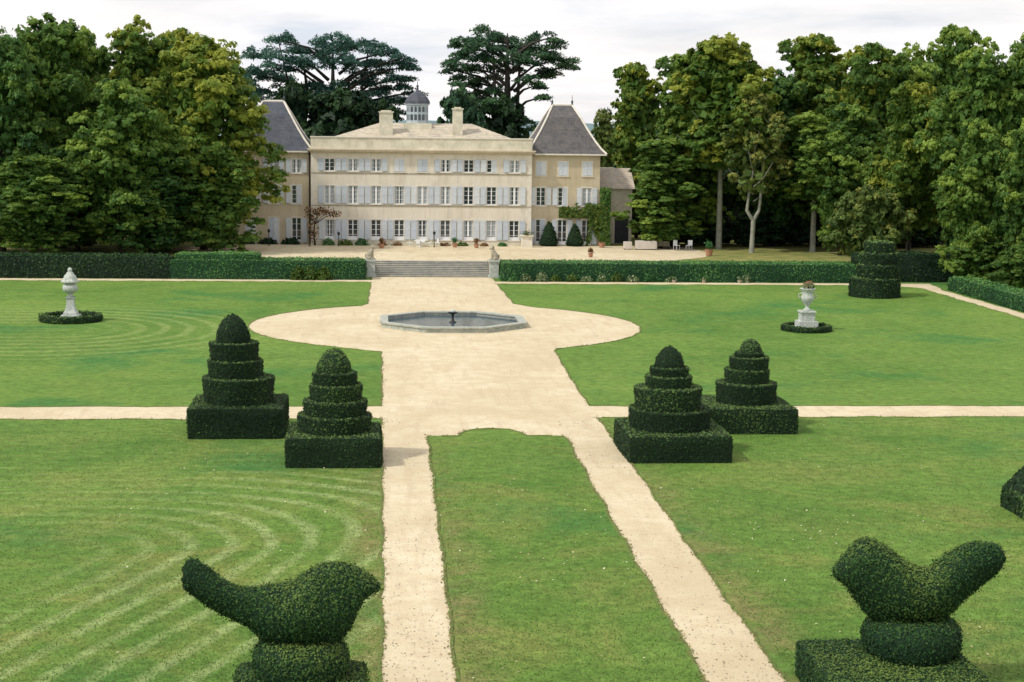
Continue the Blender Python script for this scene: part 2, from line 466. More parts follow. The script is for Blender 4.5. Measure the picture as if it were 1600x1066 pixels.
EDGES = []
def path(name, outline, z, **kw):
    V, Fc, pts = poly_sheet(outline, z, **kw)
    m = MB(); m.add(V, Fc); EDGES.append(pts)
    return struct(name, m, M['gravel'])

# circular court and avenue as one outline, then the two straight walks and the cross walk
cx, cy, cr = 5.6, 135.4, 15.9
def arc(a0, a1, n=26, ry=1.0):
    return [(cx+cr*math.cos(t), cy+cr*ry*math.sin(t)) for t in np.linspace(R(a0), R(a1), n)]
out = [(12.45, 96.0), (12.6, 108), (12.95, 120.0), (13.2, 121.3)]
out += arc(-52, 57)
out += [(12.5, 152), (12.25, 172.3), (12.3, 178.2), (-.6, 178.2), (-.6, 172.3), (-.85, 151.4)]
out += arc(116, 236)
out += [(.35, 119.3), (.3, 96.2), (.25, 92.4), (.25, 90.6)]
out += [(2.62, 86.9), (4.2, 86.8), (4.5, 87.8), (5.1, 88.7), (6.1, 89.0), (7.2, 88.7), (7.7, 87.8), (8.0, 86.8), (9.9, 86.8), (12.4, 90.6), (12.4, 92.4)]
path('avenue_path', out, .012, step=.6, jit=.04, seed=4)
path('left_walk_path', [(.05, 20), (.18, 47.8), (.24, 62), (.27, 77), (.28, 91.3), (2.72, 87.2), (2.63, 86.2), (2.48, 62), (2.35, 47.7), (2.3, 20)], .016, step=.4, jit=.035, seed=5)
path('right_walk_path', [(9.86, 20), (9.86, 62), (10.02, 86.2), (9.85, 87.3), (12.4, 91.3), (12.43, 78.7), (12.25, 60), (12.15, 20)], .016, step=.4, jit=.04, seed=6)
path('cross_path', [(-70, 91.9), (.6, 92.0), (.6, 96.1), (-70, 95.8)], .020, step=.6, jit=.08, seed=7)
path('cross_path', [(12.1, 92.3), (75, 92.3), (75, 95.7), (12.1, 96.1)], .020, step=.6, jit=.08, seed=8)
path('hedge_path', [(-70, 172.2), (-.3, 172.2), (-.3, 174.4), (-70, 174.4)], .020, step=.8, jit=.08, seed=9)
path('hedge_path', [(12.0, 170.9), (55.5, 170.9), (56.0, 173.0), (12.0, 173.2)], .020, step=.8, jit=.08, seed=10)
path('side_path', [(53.5, 171.2), (56.3, 168), (56.6, 150), (56.9, 120), (57.2, 96), (59.4, 96), (58.9, 120), (58.2, 150), (57.9, 166), (59, 173), (55.6, 173.2)], .024, step=.7, jit=.08, seed=11)

# raised terrace in front of the house
TZ = 1.4
mb = MB(); mb.box(-160, -.45, 178.6, 181.75, -.5, TZ); mb.box(12.15, 200, 178.6, 181.75, -.5, TZ); mb.box(-160, 200, 181.752, 420, -.5, TZ); struct('terrace_ground', mb, M['far_grass'])
path('terrace_gravel', [(-17.5, 182.4), (-.6, 182.4), (12.3, 182.4), (31, 182.2), (38.0, 190), (39.6, 196), (38.5, 206), (26, 206.2), (-7, 205.2), (-9, 206.4), (-20, 206), (-24, 196)], TZ+.012, step=.8, jit=.08, seed=12)

# distant hills closing the view
mb = MB(); xs = np.linspace(-1400, 1800, 90); V = []; Fc = []
for i, x in enumerate(xs):
    h = 15+4*math.sin(x*.004)+2*math.sin(x*.011+1)+1*math.sin(x*.05)
    V += [(x, 1500, -2), (x, 1620, h), (x, 2400, -2)]
for i in range(len(xs)-1):
    a = 3*i; Fc += [(a, a+3, a+4, a+1), (a+1, a+4, a+5, a+2)]
mb.add(V, Fc); struct('distant_hills', mb, M['hill_woods'])

# ------------------------------------------------------------------ stone steps
def steps():
    t = thing('stone_steps', 'wide grey stone stairway climbing from the gravel avenue to the terrace', 'steps', (5.85, 178, 0))
    m = MB(); n = 9
    for i in range(n):
        y0 = i*.42; z1 = (i+1)*(TZ+.05)/n
        m.box(-6.2, 6.2, y0, y0+.45 if i < n-1 else y0+.9, max(0, z1-.16-.15), z1-.045)
        m.box(-6.23, 6.23, y0-.05, y0+.47 if i < n-1 else y0+.9, z1-.042, z1)
    m.build('tread', M['step_stone'], t)
    for s in (-1, 1):
        k = MB(); x0, x1 = (6.24, 6.62) if s > 0 else (-6.62, -6.24)
        V = [(x0,-.1,0),(x1,-.1,0),(x1,4.4,0),(x0,4.4,0),(x0,-.1,.35),(x1,-.1,.35),(x1,4.4,TZ+.22),(x0,4.4,TZ+.22)]
        k.add(V, [(0,3,2,1),(4,5,6,7),(0,1,5,4),(1,2,6,5),(2,3,7,6),(3,0,4,7)])
        k.build('side_wall', M['old_stone'], t)
steps()

def sphinx(x, y, s, label):
    t = thing('statue_on_pedestal', label, 'statue', (x, y, 0), 0, 'pair of statues flanking the stone steps')
    m = MB()
    m.box(-.62, .62, -.62, .62, 0, .25); m.box(-.48, .48, -.48, .48, .253, 1.72); m.box(-.6, .6, -.6, .6, 1.723, 1.9)
    m.build('pedestal', M['statue'], t)
    k = MB()
    P = [(-.35, 0, 2.0), (-.2, 0, 2.25), (.0, 0, 2.55), (.12, 0, 2.85), (.15, 0, 3.05)]
    P = [(s*a, b, c) for a, b, c in P]
    k.add(*tube(P, [.2, .36, .33, .24, .15], 12), smooth=True)
    k.add(*ellip((s*.2, 0, 3.2), (.24, .2, .25)), smooth=True)
    k.add(*ellip((s*.42, 0, 3.13), (.14, .11, .1), 10, 6), smooth=True)
    for q in (-.16, .16):
        k.add(*tube([(s*.12, q, 2.7), (s*.25, q, 2.3), (s*.27, q, 1.92)], [.13, .1, .09], 8), smooth=True)
        k.add(*ellip((s*.36, q, 1.97), (.16, .09, .08), 8, 5), smooth=True)
        k.add(*ellip((s*-.15, q*1.5, 2.12), (.3, .16, .24), 10, 6), smooth=True)
        k.add(*ellip((s*.12, q*.95, 3.4), (.06, .05, .1), 8, 5), smooth=True)
    k.add(*tube([(s*-.4, 0, 2.0), (s*-.55, .1, 2.1), (s*-.55, .15, 2.45)], [.07, .06, .05], 6), smooth=True)
    k.build('seated_animal', M['old_stone'], t)
sphinx(-.72, 177.9, 1, 'weathered seated stone animal on a white pedestal, left side of the stairway')
sphinx(12.5, 177.9, -1, 'weathered seated stone animal on a white pedestal, right side of the stairway')

# ------------------------------------------------------------------ fountain basin
def basin():
    t = thing('fountain_basin', 'octagonal stone fountain basin with dark water in the gravel circle', 'fountain', (6.2, 136.1, 0))
    ro, ri, seg = 6.45, 5.75, 8
    a = [PI/8+2*PI*i/8 for i in range(8)]
    def ring(r, z, ky=.98): return [(r*math.cos(q), r*ky*math.sin(q), z) for q in a]
    m = MB()
    V = ring(ro-.12, 0)+ring(ro-.12, .34)+ring(ri+.1, .34)+ring(ri+.1, -.0)
    Fc = []
    for k in range(3):
        for j in range(8): Fc.append((k*8+j, k*8+(j+1) % 8, (k+1)*8+(j+1) % 8, (k+1)*8+j))
    m.add(V, Fc); m.build('basin_wall', M['basin_stone'], t)
    m = MB()
    V = ring(ro, .343)+ring(ro, .46)+ring(ri, .46)+ring(ri, .343); Fc = []
    for k in range(4):
        for j in range(8): Fc.append((k*8+j, k*8+(j+1) % 8, ((k+1) % 4)*8+(j+1) % 8, ((k+1) % 4)*8+j))
    m.add(V, Fc); m.build('coping', M['basin_stone'], t)
    m = MB(); m.add(ring(ri+.05, .16), [tuple(range(8))]); m.build('water', M['water'], t)
    m = MB(); V, Fc = lathe([(.0, .1), (.32, .1), (.3, .2), (.12, .32), (.09, .75), (.12, .84), (.36, .95), (.42, 1.02), (.36, 1.03), (.1, 1.0), (.0, 1.0)], 20)
    m.add(V, Fc, smooth=True); sp = m.build('spout', M['dark_metal'], t)
    m = MB(); V, Fc = lathe([(.0, 1.02), (.24, 1.02), (.26, 1.1), (.16, 1.2), (0, 1.24)], 16)
    m.add(V, Fc, smooth=True); m.build('spout_cap', M['statue'], sp)
basin()

# ------------------------------------------------------------------ clipped yews
def drum_surf(c, r, z0, z1, rt=.16, seg=56, amp=.035, seed=1, taper=.0):
    n = max(3, int((z1-z0)/.22)); prof = []
    for i in range(n+1):
        z = z0+(z1-rt-z0)*i/n; prof.append((r*(1-taper*i/n), z))
    for a in (30, 60, 90): prof.append((r*(1-taper)-rt+rt*math.cos(R(a)), z1-rt+rt*math.sin(R(a))))
    for q in (.75, .5, .25, .02): prof.append(((r*(1-taper)-rt)*q, z1+.03*(1-q)))
    V, Fc = lathe(prof, seg, c)
    d = V-np.array([c[0], c[1], (z0+z1)/2]); d /= np.linalg.norm(d, axis=1, keepdims=True)
    return V+d*wob(V, amp, 2.2, seed)[:, None], Fc

def dome_surf(c, r, z0, z1, seg=44, p=.62, seed=1, amp=.03):
    prof = [(r*.9, z0)]
    for i in range(13):
        q = i/12; prof.append((max(.01, r*(1-q**2.1)**p), z0+(z1-z0)*(.03+.97*q)))
    V, Fc = lathe(prof, seg, c)
    d = V-np.array([c[0], c[1], z0]); d /= np.linalg.norm(d, axis=1, keepdims=True)+1e-6
    return V+d*wob(V, amp, 2.4, seed)[:, None], Fc

def tiered(label, box, boxtop, tiers, dome, seed, dens=240, size=.055, mat='yew'):
    x0, x1, y0, y1 = box; ox, oy = (x0+x1)/2, (y0+y1)/2
    rng = np.random.default_rng(seed)
    t = thing('topiary_cone', label, 'topiary', (ox, oy, 0), 0, 'tiered yew topiaries on square bases')
    m = MB(); V, Fc = rbox(x0-ox, x1-ox, y0-oy, y1-oy, 0, boxtop, .14, .3, .05, seed)
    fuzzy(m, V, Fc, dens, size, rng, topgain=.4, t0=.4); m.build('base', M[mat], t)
    zprev = boxtop-.12
    for k, (x, r, zt, ybias) in enumerate(tiers):
        c = (x-ox, ybias)
        m = MB(); V, Fc = drum_surf(c, r*.95, zprev, zt, .06, seed=seed+k, taper=-.05)
        fuzzy(m, V, Fc, dens, size, rng, topgain=.42, t0=.4); m.build('tier', M[mat], t)
        zprev = zt-.10
    x, r, zt = dome
    m = MB(); V, Fc = dome_surf((x-ox, tiers[-1][3]), r, zprev, zt, seed=seed+9)
    fuzzy(m, V, Fc, dens*1.2, size, rng, topgain=.15); m.build('dome', M[mat], t)
    return t
tiered('tallest tiered yew topiary, with a pointed dome, farther left from the gravel avenue', (-9.85, -4.85, 86.1, 91.0), 1.62,
       [(-7.36, 1.9, 2.96, 0), (-7.5, 1.45, 3.87, 0), (-7.6, 1.3, 4.8, 0)], (-7.64, .9, 6.3), 21)
tiered('tiered yew topiary with four stacked discs standing against the left edge of the avenue', (-4.4, .2, 78.7, 83.3), 1.45,
       [(-2.07, 1.8, 2.25, 0), (-2.04, 1.57, 2.96, 0), (-2.02, 1.32, 3.73, 0), (-2.07, 1.08, 4.33, 0)], (-2.1, .85, 5.5), 31)
tiered('broad tiered yew topiary standing against the right edge of the avenue', (12.35, 17.5, 79.5, 85.0), 1.33,
       [(14.79, 2.05, 2.32, 0), (14.66, 1.7, 3.4, 0), (14.68, 1.17, 3.97, 0), (14.7, .98, 4.4, 0)], (14.7, .74, 5.48), 41)
tiered('smaller tiered yew topiary with a round knob, right of and behind the broad one', (17.4, 22.7, 87.1, 92.0), 1.38,
       [(20.34, 1.66, 2.48, 0), (20.37, 1.24, 3.23, 0), (20.45, 1.09, 3.91, 0), (20.46, .79, 4.16, 0)], (20.52, .6, 4.9), 51)

def drum_topiary():
    rng = np.random.default_rng(61)
    t = thing('topiary_drum', 'round yew topiary of stacked drums at the far right corner of the lawn', 'topiary', (48.9, 160, 0))
    for k, (x, r, z0, z1) in enumerate([(0, 2.45, 0, 1.85), (.25, 1.95, 1.7, 3.2), (.3, 1.82, 3.0, 4.3), (.3, 1.4, 4.1, 5.4)]):
        m = MB(); V, Fc = drum_surf((x, 0), r, z0, z1, .15, seed=60+k, taper=-.05 if k else 0)
        fuzzy(m, V, Fc, 45, .14, rng, topgain=.4, jit=.05); m.build('tier', M['yew'], t)
drum_topiary()

def corner_topiary():
    rng = np.random.default_rng(71)
    t = thing('topiary_pyramid', 'dark yew pyramid on a square base cut off by the right edge of the picture', 'topiary', (30, 67.5, 0))
    m = MB(); V, Fc = rbox(-2.54, 2.54, -2.5, 2.55, 0, .95, .12, .3, .04, 71)
    fuzzy(m, V, Fc, 160, .08, rng, topgain=.2); m.build('base', M['yew'], t)
    m = MB(); V = []; n = 12
    for i in range(n+1):
        q = i/n; h = 2.45*(1-q)**.9+.05; z = .85+3.6*q
        for j in range(4):
            a = [(-h, -h), (h, -h), (h, h), (-h, h)]; p, r_ = np.array(a[j]), np.array(a[(j+1) % 4])
            for k in range(8): V.append((*(p+(r_-p)*k/8), z))
    Fc = [(i*32+j, i*32+(j+1) % 32, (i+1)*32+(j+1) % 32, (i+1)*32+j) for i in range(n) for j in range(32)]
    V = np.array(V); V += wob(V, .04, 2, 5)[:, None]*np.array([1, 1, 0])
    fuzzy(m, V, np.array(Fc), 160, .08, rng); m.build('pyramid', M['yew'], t)
corner_topiary()

def sweep_bird(top, bot, thick, y0=0, n=64, seg=30, seed=1, amp=.085):
    """closed body from a side outline (top and bottom height over x) with its own thickness along the way"""
    top, bot, thick = map(lambda a: np.array(a, float), (top, bot, thick))
    xa = max(top[0, 0], bot[0, 0]); xb = min(top[-1, 0], bot[-1, 0])
    s = .5-.5*np.cos(np.linspace(0, PI, n)); X = xa+(xb-xa)*s
    T = np.interp(X, top[:, 0], top[:, 1]); B = np.interp(X, bot[:, 0], bot[:, 1]); W = np.interp(X, thick[:, 0], thick[:, 1])
    k = np.array([.25, .5, .25])
    for _ in range(1):
        T[1:-1] = np.convolve(T, k, 'same')[1:-1]; B[1:-1] = np.convolve(B, k, 'same')[1:-1]
    V = []
    for i in range(n):
        e = min(1.0, (min(i, n-1-i)/3.0))**.5 if min(i, n-1-i) < 3 else 1.0
        zc, h = (T[i]+B[i])/2, max(.02, (T[i]-B[i])/2)*max(e, .12)
        w = max(.02, W[i])*max(e, .12)
        for j in range(seg):
            t = 2*PI*j/seg; cz, sy = math.cos(t), math.sin(t)
            V.append((X[i], y0+w*np.sign(sy)*abs(sy)**.85, zc+h*np.sign(cz)*abs(cz)**.9))
    Fc = [(i*seg+j, (i+1)*seg+j, (i+1)*seg+(j+1) % seg, i*seg+(j+1) % seg) for i in range(n-1) for j in range(seg)]
    V = np.array(V); c = V.reshape(n, seg, 3).mean(1, keepdims=True).repeat(seg, 1).reshape(-1, 3)
    d = V-c; d /= np.linalg.norm(d, axis=1, keepdims=True)+1e-6
    return V+d*wob(V, amp, 3.2, seed)[:, None], np.array(Fc)

def bird(label, loc, box, boxtop, drum, top, bot, thick, seed):
    rng = np.random.default_rng(seed)
    t = thing('bird_topiary', label, 'topiary', loc, 0, 'bird topiaries facing each other across the central lawn')
    lx, ly = loc[0], loc[1]
    m = MB(); V, Fc = rbox(box[0]-lx, box[1]-lx, box[2]-ly, box[3]-ly, 0, boxtop, .12, .25, .05, seed)
    fuzzy(m, V, Fc, 700, .04, rng, jit=.03, shoots=.12, topgain=.24, tv=.11, t0=.42); m.build('base', M['yew_near'], t)
    (dx, dr, z0, z1, bulge) = drum
    prof = []
    for i in range(15):
        q = i/14; rr = dr*(1-bulge*(abs(2*q-.9))**2.6); prof.append((rr, z0+(z1-z0)*q))
    prof += [(prof[-1][0]*.6, z1+.02), (.02, z1+.03)]
    V, Fc = lathe(prof, 60, (dx-lx, 0)); V = V+wob(V, .05, 3, seed)[:, None]*np.array([1, 1, .3])
    m = MB(); fuzzy(m, V, Fc, 750, .04, rng, jit=.03, shoots=.13, topgain=.24, tv=.11, t0=.4); m.build('drum', M['yew_near'], t)
    top = [(a-lx, b) for a, b in top]; bot = [(a-lx, b) for a, b in bot]; thick = [(a-lx, b) for a, b in thick]
    V, Fc = sweep_bird(top, bot, thick, 0, seed=seed)
    m = MB(); fuzzy(m, V, Fc, 850, .04, rng, jit=.03, shoots=.13, topgain=.3, tv=.11, t0=.4); m.build('bird_body', M['yew_near'], t)
bird('clipped yew bird with a long upswept tail, its head towards the left gravel walk', (-2.15, 45.4, 0), (-3.95, -.28, 42.8, 46.6), 1.1, (-2.13, 1.32, 1.0, 2.12, .16),
     [(-5.32, 4.2), (-5.13, 4.45), (-4.9, 4.34), (-4.59, 4.13), (-4.22, 3.86), (-3.84, 3.7), (-3.47, 3.64), (-2.88, 3.64), (-2.35, 3.68), (-2.04, 3.96), (-1.83, 4.16), (-1.41, 4.3), (-.95, 4.26), (-.6, 4.1), (-.3, 3.9), (.09, 3.62)],
     [(-5.32, 3.7), (-5.18, 3.5), (-4.81, 3.22), (-4.35, 2.95), (-3.94, 2.74), (-3.48, 2.46), (-3.14, 2.12), (-2.9, 2.05), (-1.37, 2.05), (-1.07, 2.2), (-.78, 2.44), (-.52, 2.95), (-.40, 3.28), (-.2, 3.40), (.09, 3.56)],
     [(-5.4, .25), (-4.9, .42), (-4, .55), (-3, .8), (-2, .92), (-1, .8), (-.5, .6), (-.1, .3), (.1, .12)], 81)
_dx = -.15
bird('clipped yew bird with head and tail raised in a V, beside the right gravel walk', (15.85, 46.8, 0), (12.73, 17.35, 43.4, 48.1), 1.05, (15.85, 1.43, .95, 2.15, .2),
     [(a+_dx, b) for a, b in [(13.58, 3.52), (13.95, 4.0), (14.3, 4.38), (14.5, 4.43), (14.78, 4.4), (15.25, 4.19), (15.67, 3.78), (16.15, 3.5), (16.6, 3.6), (17.07, 3.98), (17.46, 4.24), (18.0, 4.39), (18.47, 4.27), (18.62, 4.05)]],
     [(a+_dx, b) for a, b in [(13.58, 3.44), (13.68, 3.38), (13.96, 3.1), (14.31, 2.56), (14.66, 2.15), (14.9, 2.05), (16.75, 2.05), (16.96, 2.12), (17.28, 2.42), (17.67, 2.82), (18.19, 3.26), (18.51, 3.63), (18.62, 3.9)]],
     [(13.4, .1), (13.8, .4), (14.4, .7), (15.2, .9), (16.2, .9), (17, .65), (17.8, .5), (18.3, .38), (18.6, .2)], 91)

# ------------------------------------------------------------------ hedges
def hedge(label, x0, x1, y0, y1, z1, seed, z0=0, name='clipped_hedge', mat='hedge_leaf', dens=75, size=.095, rot=0, amp=.2):
    rng = np.random.default_rng(seed)
    ox, oy = (x0+x1)/2, (y0+y1)/2
    V, Fc = rbox(x0-ox, x1-ox, y0-oy, y1-oy, z0, z1, .18, .7, amp, seed)
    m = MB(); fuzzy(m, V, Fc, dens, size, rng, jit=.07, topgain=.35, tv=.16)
    o = m.build(name, M[mat], None, (ox, oy, 0)); o.rotation_euler[2] = rot
    return tag(o, label, 'hedge')
hedge('long green hedge below the terrace, left of the stairway', -21.5, -1.38, 174.4, 178.6, 2.0, 101)
hedge('dark leafy bank standing in for the shade under the trees at the left end of the terrace', -75, -21.6, 174.8, 178.4, 2.3, 102, mat='leaf_shade', amp=.45, size=.13)  # added dark mass in place of the darkness under the left wood
hedge('taller bulging hedge section below the left wing of the chateau', -21.0, -12.4, 175.0, 178.5, 2.55, 103, dens=80)
hedge('long green hedge below the terrace, right of the stairway', 13.15, 51.6, 173.9, 178.6, 1.9, 104)
o = hedge('low hedge beside the gravel path at the right edge of the garden', 58.6, 61.4, 118, 167, 1.4, 105)
hedge('dark wall of leaves standing in for the shade under the trees in the far right corner', 51.7, 66, 175.0, 178.0, 3.0, 106, mat='leaf_shade')  # added dark backing, painted shade for the hollow below the trees

def ring_hedge(label, x, y, r, w=.42, h=.55, seed=1):
    rng = np.random.default_rng(seed)
    prof = [(r, 0), (r+.03, h*.5), (r, h-.08), (r-.1, h), (r-w+.1, h), (r-w, h-.08), (r-w, 0)]
    V, Fc = lathe(prof, 56); V = V+wob(V, .03, 3, seed)[:, None]
    m = MB(); fuzzy(m, V, Fc, 120, .09, rng, jit=.04, topgain=.35)
    tag(m.build('ring_hedge', M['yew'], None, (x, y, 0)), label, 'hedge', 'low ring hedges round the lawn ornaments')
ring_hedge('low clipped ring of box round the left stone ornament', -25.0, 137.8, 2.45, seed=111)
ring_hedge('low clipped ring of box round the right stone urn', 34.95, 132.6, 2.0, .36, .48, seed=112)

# ------------------------------------------------------------------ lawn ornaments
def left_ornament():
    t = thing('garden_ornament', 'pale stone urn with a pointed carved lid on a tapering pedestal, left lawn', 'ornament', (-25.0, 137.8, 0))
    m = MB(); m.box(-.85, .85, -.85, .85, 0, .22); m.box(-.72, .72, -.72, .72, .223, .5)
    V, Fc = lathe([(.78, .503), (.74, .7), (.56, .9), (.44, 1.3), (.4, 1.75), (.48, 1.9), (.5, 2.0)], 4)
    c, s = math.cos(PI/4), math.sin(PI/4); V = np.stack([V[:, 0]*c-V[:, 1]*s, V[:, 0]*s+V[:, 1]*c, V[:, 2]], 1)
    m.add(V, Fc); m.build('pedestal', M['statue'], t)
    m = MB(); V, Fc = lathe([(.0, 1.99), (.26, 2.0), (.2, 2.1), (.18, 2.2), (.34, 2.34), (.55, 2.46), (.6, 2.7), (.58, 2.92), (.44, 2.98), (.4, 3.08), (.0, 3.09)], 20)
    V = V*(1+.05*np.cos(8*np.arctan2(V[:, 1], V[:, 0])))[:, None]*np.array([1, 1, 0])+V*np.array([0, 0, 1])
    m.add(V, Fc, smooth=True); m.build('urn', M['statue'], t)
    m = MB(); V, Fc = lathe([(.0, 3.085), (.42, 3.09), (.66, 3.14), (.7, 3.24), (.6, 3.34), (.5, 3.5), (.46, 3.7), (.32, 3.84), (.24, 3.98), (.15, 4.06), (.2, 4.16), (.16, 4.3), (.0, 4.4)], 24)
    rr = 1+.10*np.cos(6*np.arctan2(V[:, 1], V[:, 0])+2*V[:, 2])*(V[:, 2] < 3.9); V[:, 0] *= rr; V[:, 1] *= rr
    m.add(V, Fc, smooth=True); m.build('urn_lid', M['statue'], t)
left_ornament()

def right_ornament():
    t = thing('garden_urn', 'white stone urn with a small loose plant on a square pedestal, right lawn', 'urn', (34.95, 132.6, 0))
    m = MB(); m.box(-.9, .9, -.9, .9, 0, .3); m.box(-.78, .78, -.78, .78, .303, .8); m.box(-.55, .55, -.55, .55, .803, 1.5); m.box(-.64, .64, -.64, .64, 1.503, 1.62)
    m.build('pedestal', M['statue'], t)
    m = MB(); V, Fc = lathe([(0, 1.62), (.34, 1.63), (.3, 1.74), (.15, 1.86), (.14, 2.02), (.3, 2.2), (.5, 2.5), (.54, 2.75), (.46, 2.9), (.44, 3.2), (.62, 3.38), (.66, 3.46), (.56, 3.47), (.4, 3.3), (0, 3.3)], 26)
    m.add(V, Fc, smooth=True)
    for s in (-1, 1):
        m.add(*tube([(s*.5, 0, 2.6), (s*.72, 0, 2.75), (s*.7, 0, 3.0), (s*.46, 0, 3.1)], [.05, .05, .05, .05], 6), smooth=True)
    m.build('urn', M['statue'], t)
    rng = np.random.default_rng(9)
    P = rng.normal(size=(420, 3)); P /= np.linalg.norm(P, axis=1, keepdims=True); N = P.copy()
    P = P*np.array([.5, .45, .36])*rng.uniform(.5, 1, (420, 1))+np.array([.05, 0, 3.62])
    m = MB(); lv, lf = leaf_quads(P, N, .09, rng); m.add(lv, lf, rng.random(420)); pl = m.build('plant', M['bed_leaf'], t)
    P2 = P[:90]*1.0+np.array([0, 0, .14]); m = MB(); lv, lf = leaf_quads(P2, N[:90], .07, rng); m.add(lv, lf); m.build('blossoms', M['flower_red'], pl)
right_ornament()

# ------------------------------------------------------------------ the chateau
def house():
    fy = 206.0
    t = thing('chateau', 'three storey cream chateau with pale blue shutters, slate pavilions and a roof lantern', 'chateau', (5.45, fy, TZ))
    ox, oz = 5.45, TZ
    def wall_front(m, x0, x1, z0, z1, y, ops, depth=.22):
        xs = sorted({x0, x1, *[v for o in ops for v in o[:2]]}); zs = sorted({z0, z1, *[v for o in ops for v in o[2:4]]})
        for i in range(len(xs)-1):
            for j in range(len(zs)-1):
                a, b, c, d = xs[i], xs[i+1], zs[j], zs[j+1]
                if any(o[0]-1e-6 <= a and b <= o[1]+1e-6 and o[2]-1e-6 <= c and d <= o[3]+1e-6 for o in ops): continue
                m.add([(a, y, c), (b, y, c), (b, y, d), (a, y, d)], [(0, 1, 2, 3)])
        for (a, b, c, d) in [o[:4] for o in ops]:
            e = y+depth
            m.add([(a,y,c),(a,e,c),(a,e,d),(a,y,d)], [(0,1,2,3)]); m.add([(b,y,c),(b,y,d),(b,e,d),(b,e,c)], [(0,1,2,3)])
            m.add([(a,y,d),(a,e,d),(b,e,d),(b,y,d)], [(0,1,2,3)]); m.add([(a,y,c),(b,y,c),(b,e,c),(a,e,c)], [(0,1,2,3)])
            m.add([(a,e,c),(b,e,c),(b,e,d),(a,e,d)], [(0,1,2,3)])
    rr = random.Random(3)
    def window(xc, z0, z1, y, w=1.22, style='open', sw=.72, door=False, par=t, frame_mat='white_paint'):
        x0, x1 = xc-w/2, xc+w/2
        m = MB()   # the painted surround, standing a hair proud of the wall
        e = .12
        m.box(x0-e, x0, y-.035, y+.05, z0, z1+e); m.box(x1, x1+e, y-.035, y+.05, z0, z1+e)
        m.box(x0, x1, y-.035, y+.05, z1, z1+e)
        m.box(x0-e-.06, x1+e+.06, y-.11, y+.05, z0-.13, z0-.003)
        win = m.build('window', M['trim_stone'], par)
        g = MB(); g.add([(x0, y+.17, z0), (x1, y+.17, z0), (x1, y+.17, z1), (x0, y+.17, z1)], [(0, 1, 2, 3)])
        g.build('pane', M['glass'], win)
        if style != 'closed':
            f = MB(); yb, yf = y+.16, y+.09; b = .075
            f.box(x0+.002, x0+b, yf, yb, z0+.002, z1-.002); f.box(x1-b, x1-.002, yf, yb, z0+.002, z1-.002)
            f.box(x0+b+.001, x1-b-.001, yf, yb, z1-b, z1-.002); f.box(x0+b+.001, x1-b-.001, yf, yb, z0+.002, z0+(.4 if door else b))
            mw = .065 if style != 'curtain' else .13
            f.box(xc-mw, xc+mw, yf-.02, yb, z0+b+.4*door, z1-b-.002)
            for k in range(1, 4 if z1-z0 > 1.8 else 3):
                zz = z0+(z1-z0)*k/(4 if z1-z0 > 1.8 else 3)
                f.box(x0+b+.001, xc-mw-.001, yf+.02, yb-.005, zz-.02, zz+.02); f.box(xc+mw+.001, x1-b-.001, yf+.02, yb-.005, zz-.02, zz+.02)
            f.build('frame', M[frame_mat], win)
        if style == 'curtain' or (style == 'open' and rr.random() < .3):
            k = MB(); cw = (w/2-.1)*rr.uniform(.35, .8)
            zt = z1-.09
            k.box(x0+b, x0+b+cw, y+.162, y+.166, z0+b, zt); k.box(x1-b-cw, x1-b, y+.162, y+.166, z0+b, zt)
            k.build('curtain', M['curtain'], win)
        if style == 'none': return win
        for s in (-1, 1):
            k = MB()
            if style == 'closed':
                a, b = (x0+.01, xc-.008) if s < 0 else (xc+.008, x1-.01); ya, yb = y-.02, y+.03
            else:
                a, b = (x0-.1-sw, x0-.1) if s < 0 else (x1+.1, x1+.1+sw); ya, yb = y-.13, y-.075
                if style == 'half' and s > 0: a, b = xc+.02, x1-.01; ya, yb = y-.02, y+.03
            k.box(a, b, ya, yb, z0+.02, z1-.01)
            for zz in (z0+.12, (z0+z1)/2, z1-.12):
                k.box(a+.02, b-.02, ya-.02, ya-.001, zz-.06, zz+.06)
            k.build('shutter', M['shutter'], win)
        return win
    L0, L1 = -8.1-ox, 19.0-ox
    zo = lambda z: z-oz
    cols = [-5.86+2.845*i-ox for i in range(9)]
    levels = [(2.05, 4.5), (6.45, 8.65), (10.42, 11.95)]
    w = 1.22
    ops = [(c-w/2, c+w/2, zo(a), zo(b)) for c in cols for a, b in levels]
    m = MB(); wall_front(m, L0, L1, 0, zo(12.75), 0, ops)
    m.add([(L0,0,0),(L0,12,0),(L0,12,zo(12.75)),(L0,0,zo(12.75))], [(0,3,2,1)]); m.add([(L1,0,0),(L1,12,0),(L1,12,zo(12.75)),(L1,0,zo(12.75))], [(0,1,2,3)])
    m.add([(L0,12,0),(L1,12,0),(L1,12,zo(12.75)),(L0,12,zo(12.75))], [(0,3,2,1)])
    wl = m.build('wall', M['stucco'], t)
    # corner stones
    m = MB()
    for s, x in ((1, L0), (-1, L1)):
        m = MB()
        for k in range(22):
            l = .55 if k % 2 else .34; z = .02+k*.51
            a, b = (x-.03, x+l) if s > 0 else (x-l, x+.03)
            m.box(a, b, -.03, .0+.02, z, z+.5)
        m.build('quoin', M['trim_stone'], wl)
    styles = [['open', 'open', 'open', 'open', 'open', 'open', 'curtain', 'open', 'open'],
              ['curtain', 'curtain', 'curtain', 'open', 'curtain', 'curtain', 'open', 'open', 'curtain'],
              ['open', 'curtain', 'curtain', 'closed', 'closed', 'curtain', 'open', 'half', 'curtain']]
    for j, (a, b) in enumerate(levels):
        for i, c in enumerate(cols):
            window(c, zo(a), zo(b), 0, w, styles[j][i], .66, door=(j == 0))
    for z0 in (6.14, 10.11):
        m = MB(); m.box(L0+.02, L1-.02, -.05, -.001, zo(z0), zo(z0)+.14); m.build('string_course', M['old_stone'], wl)
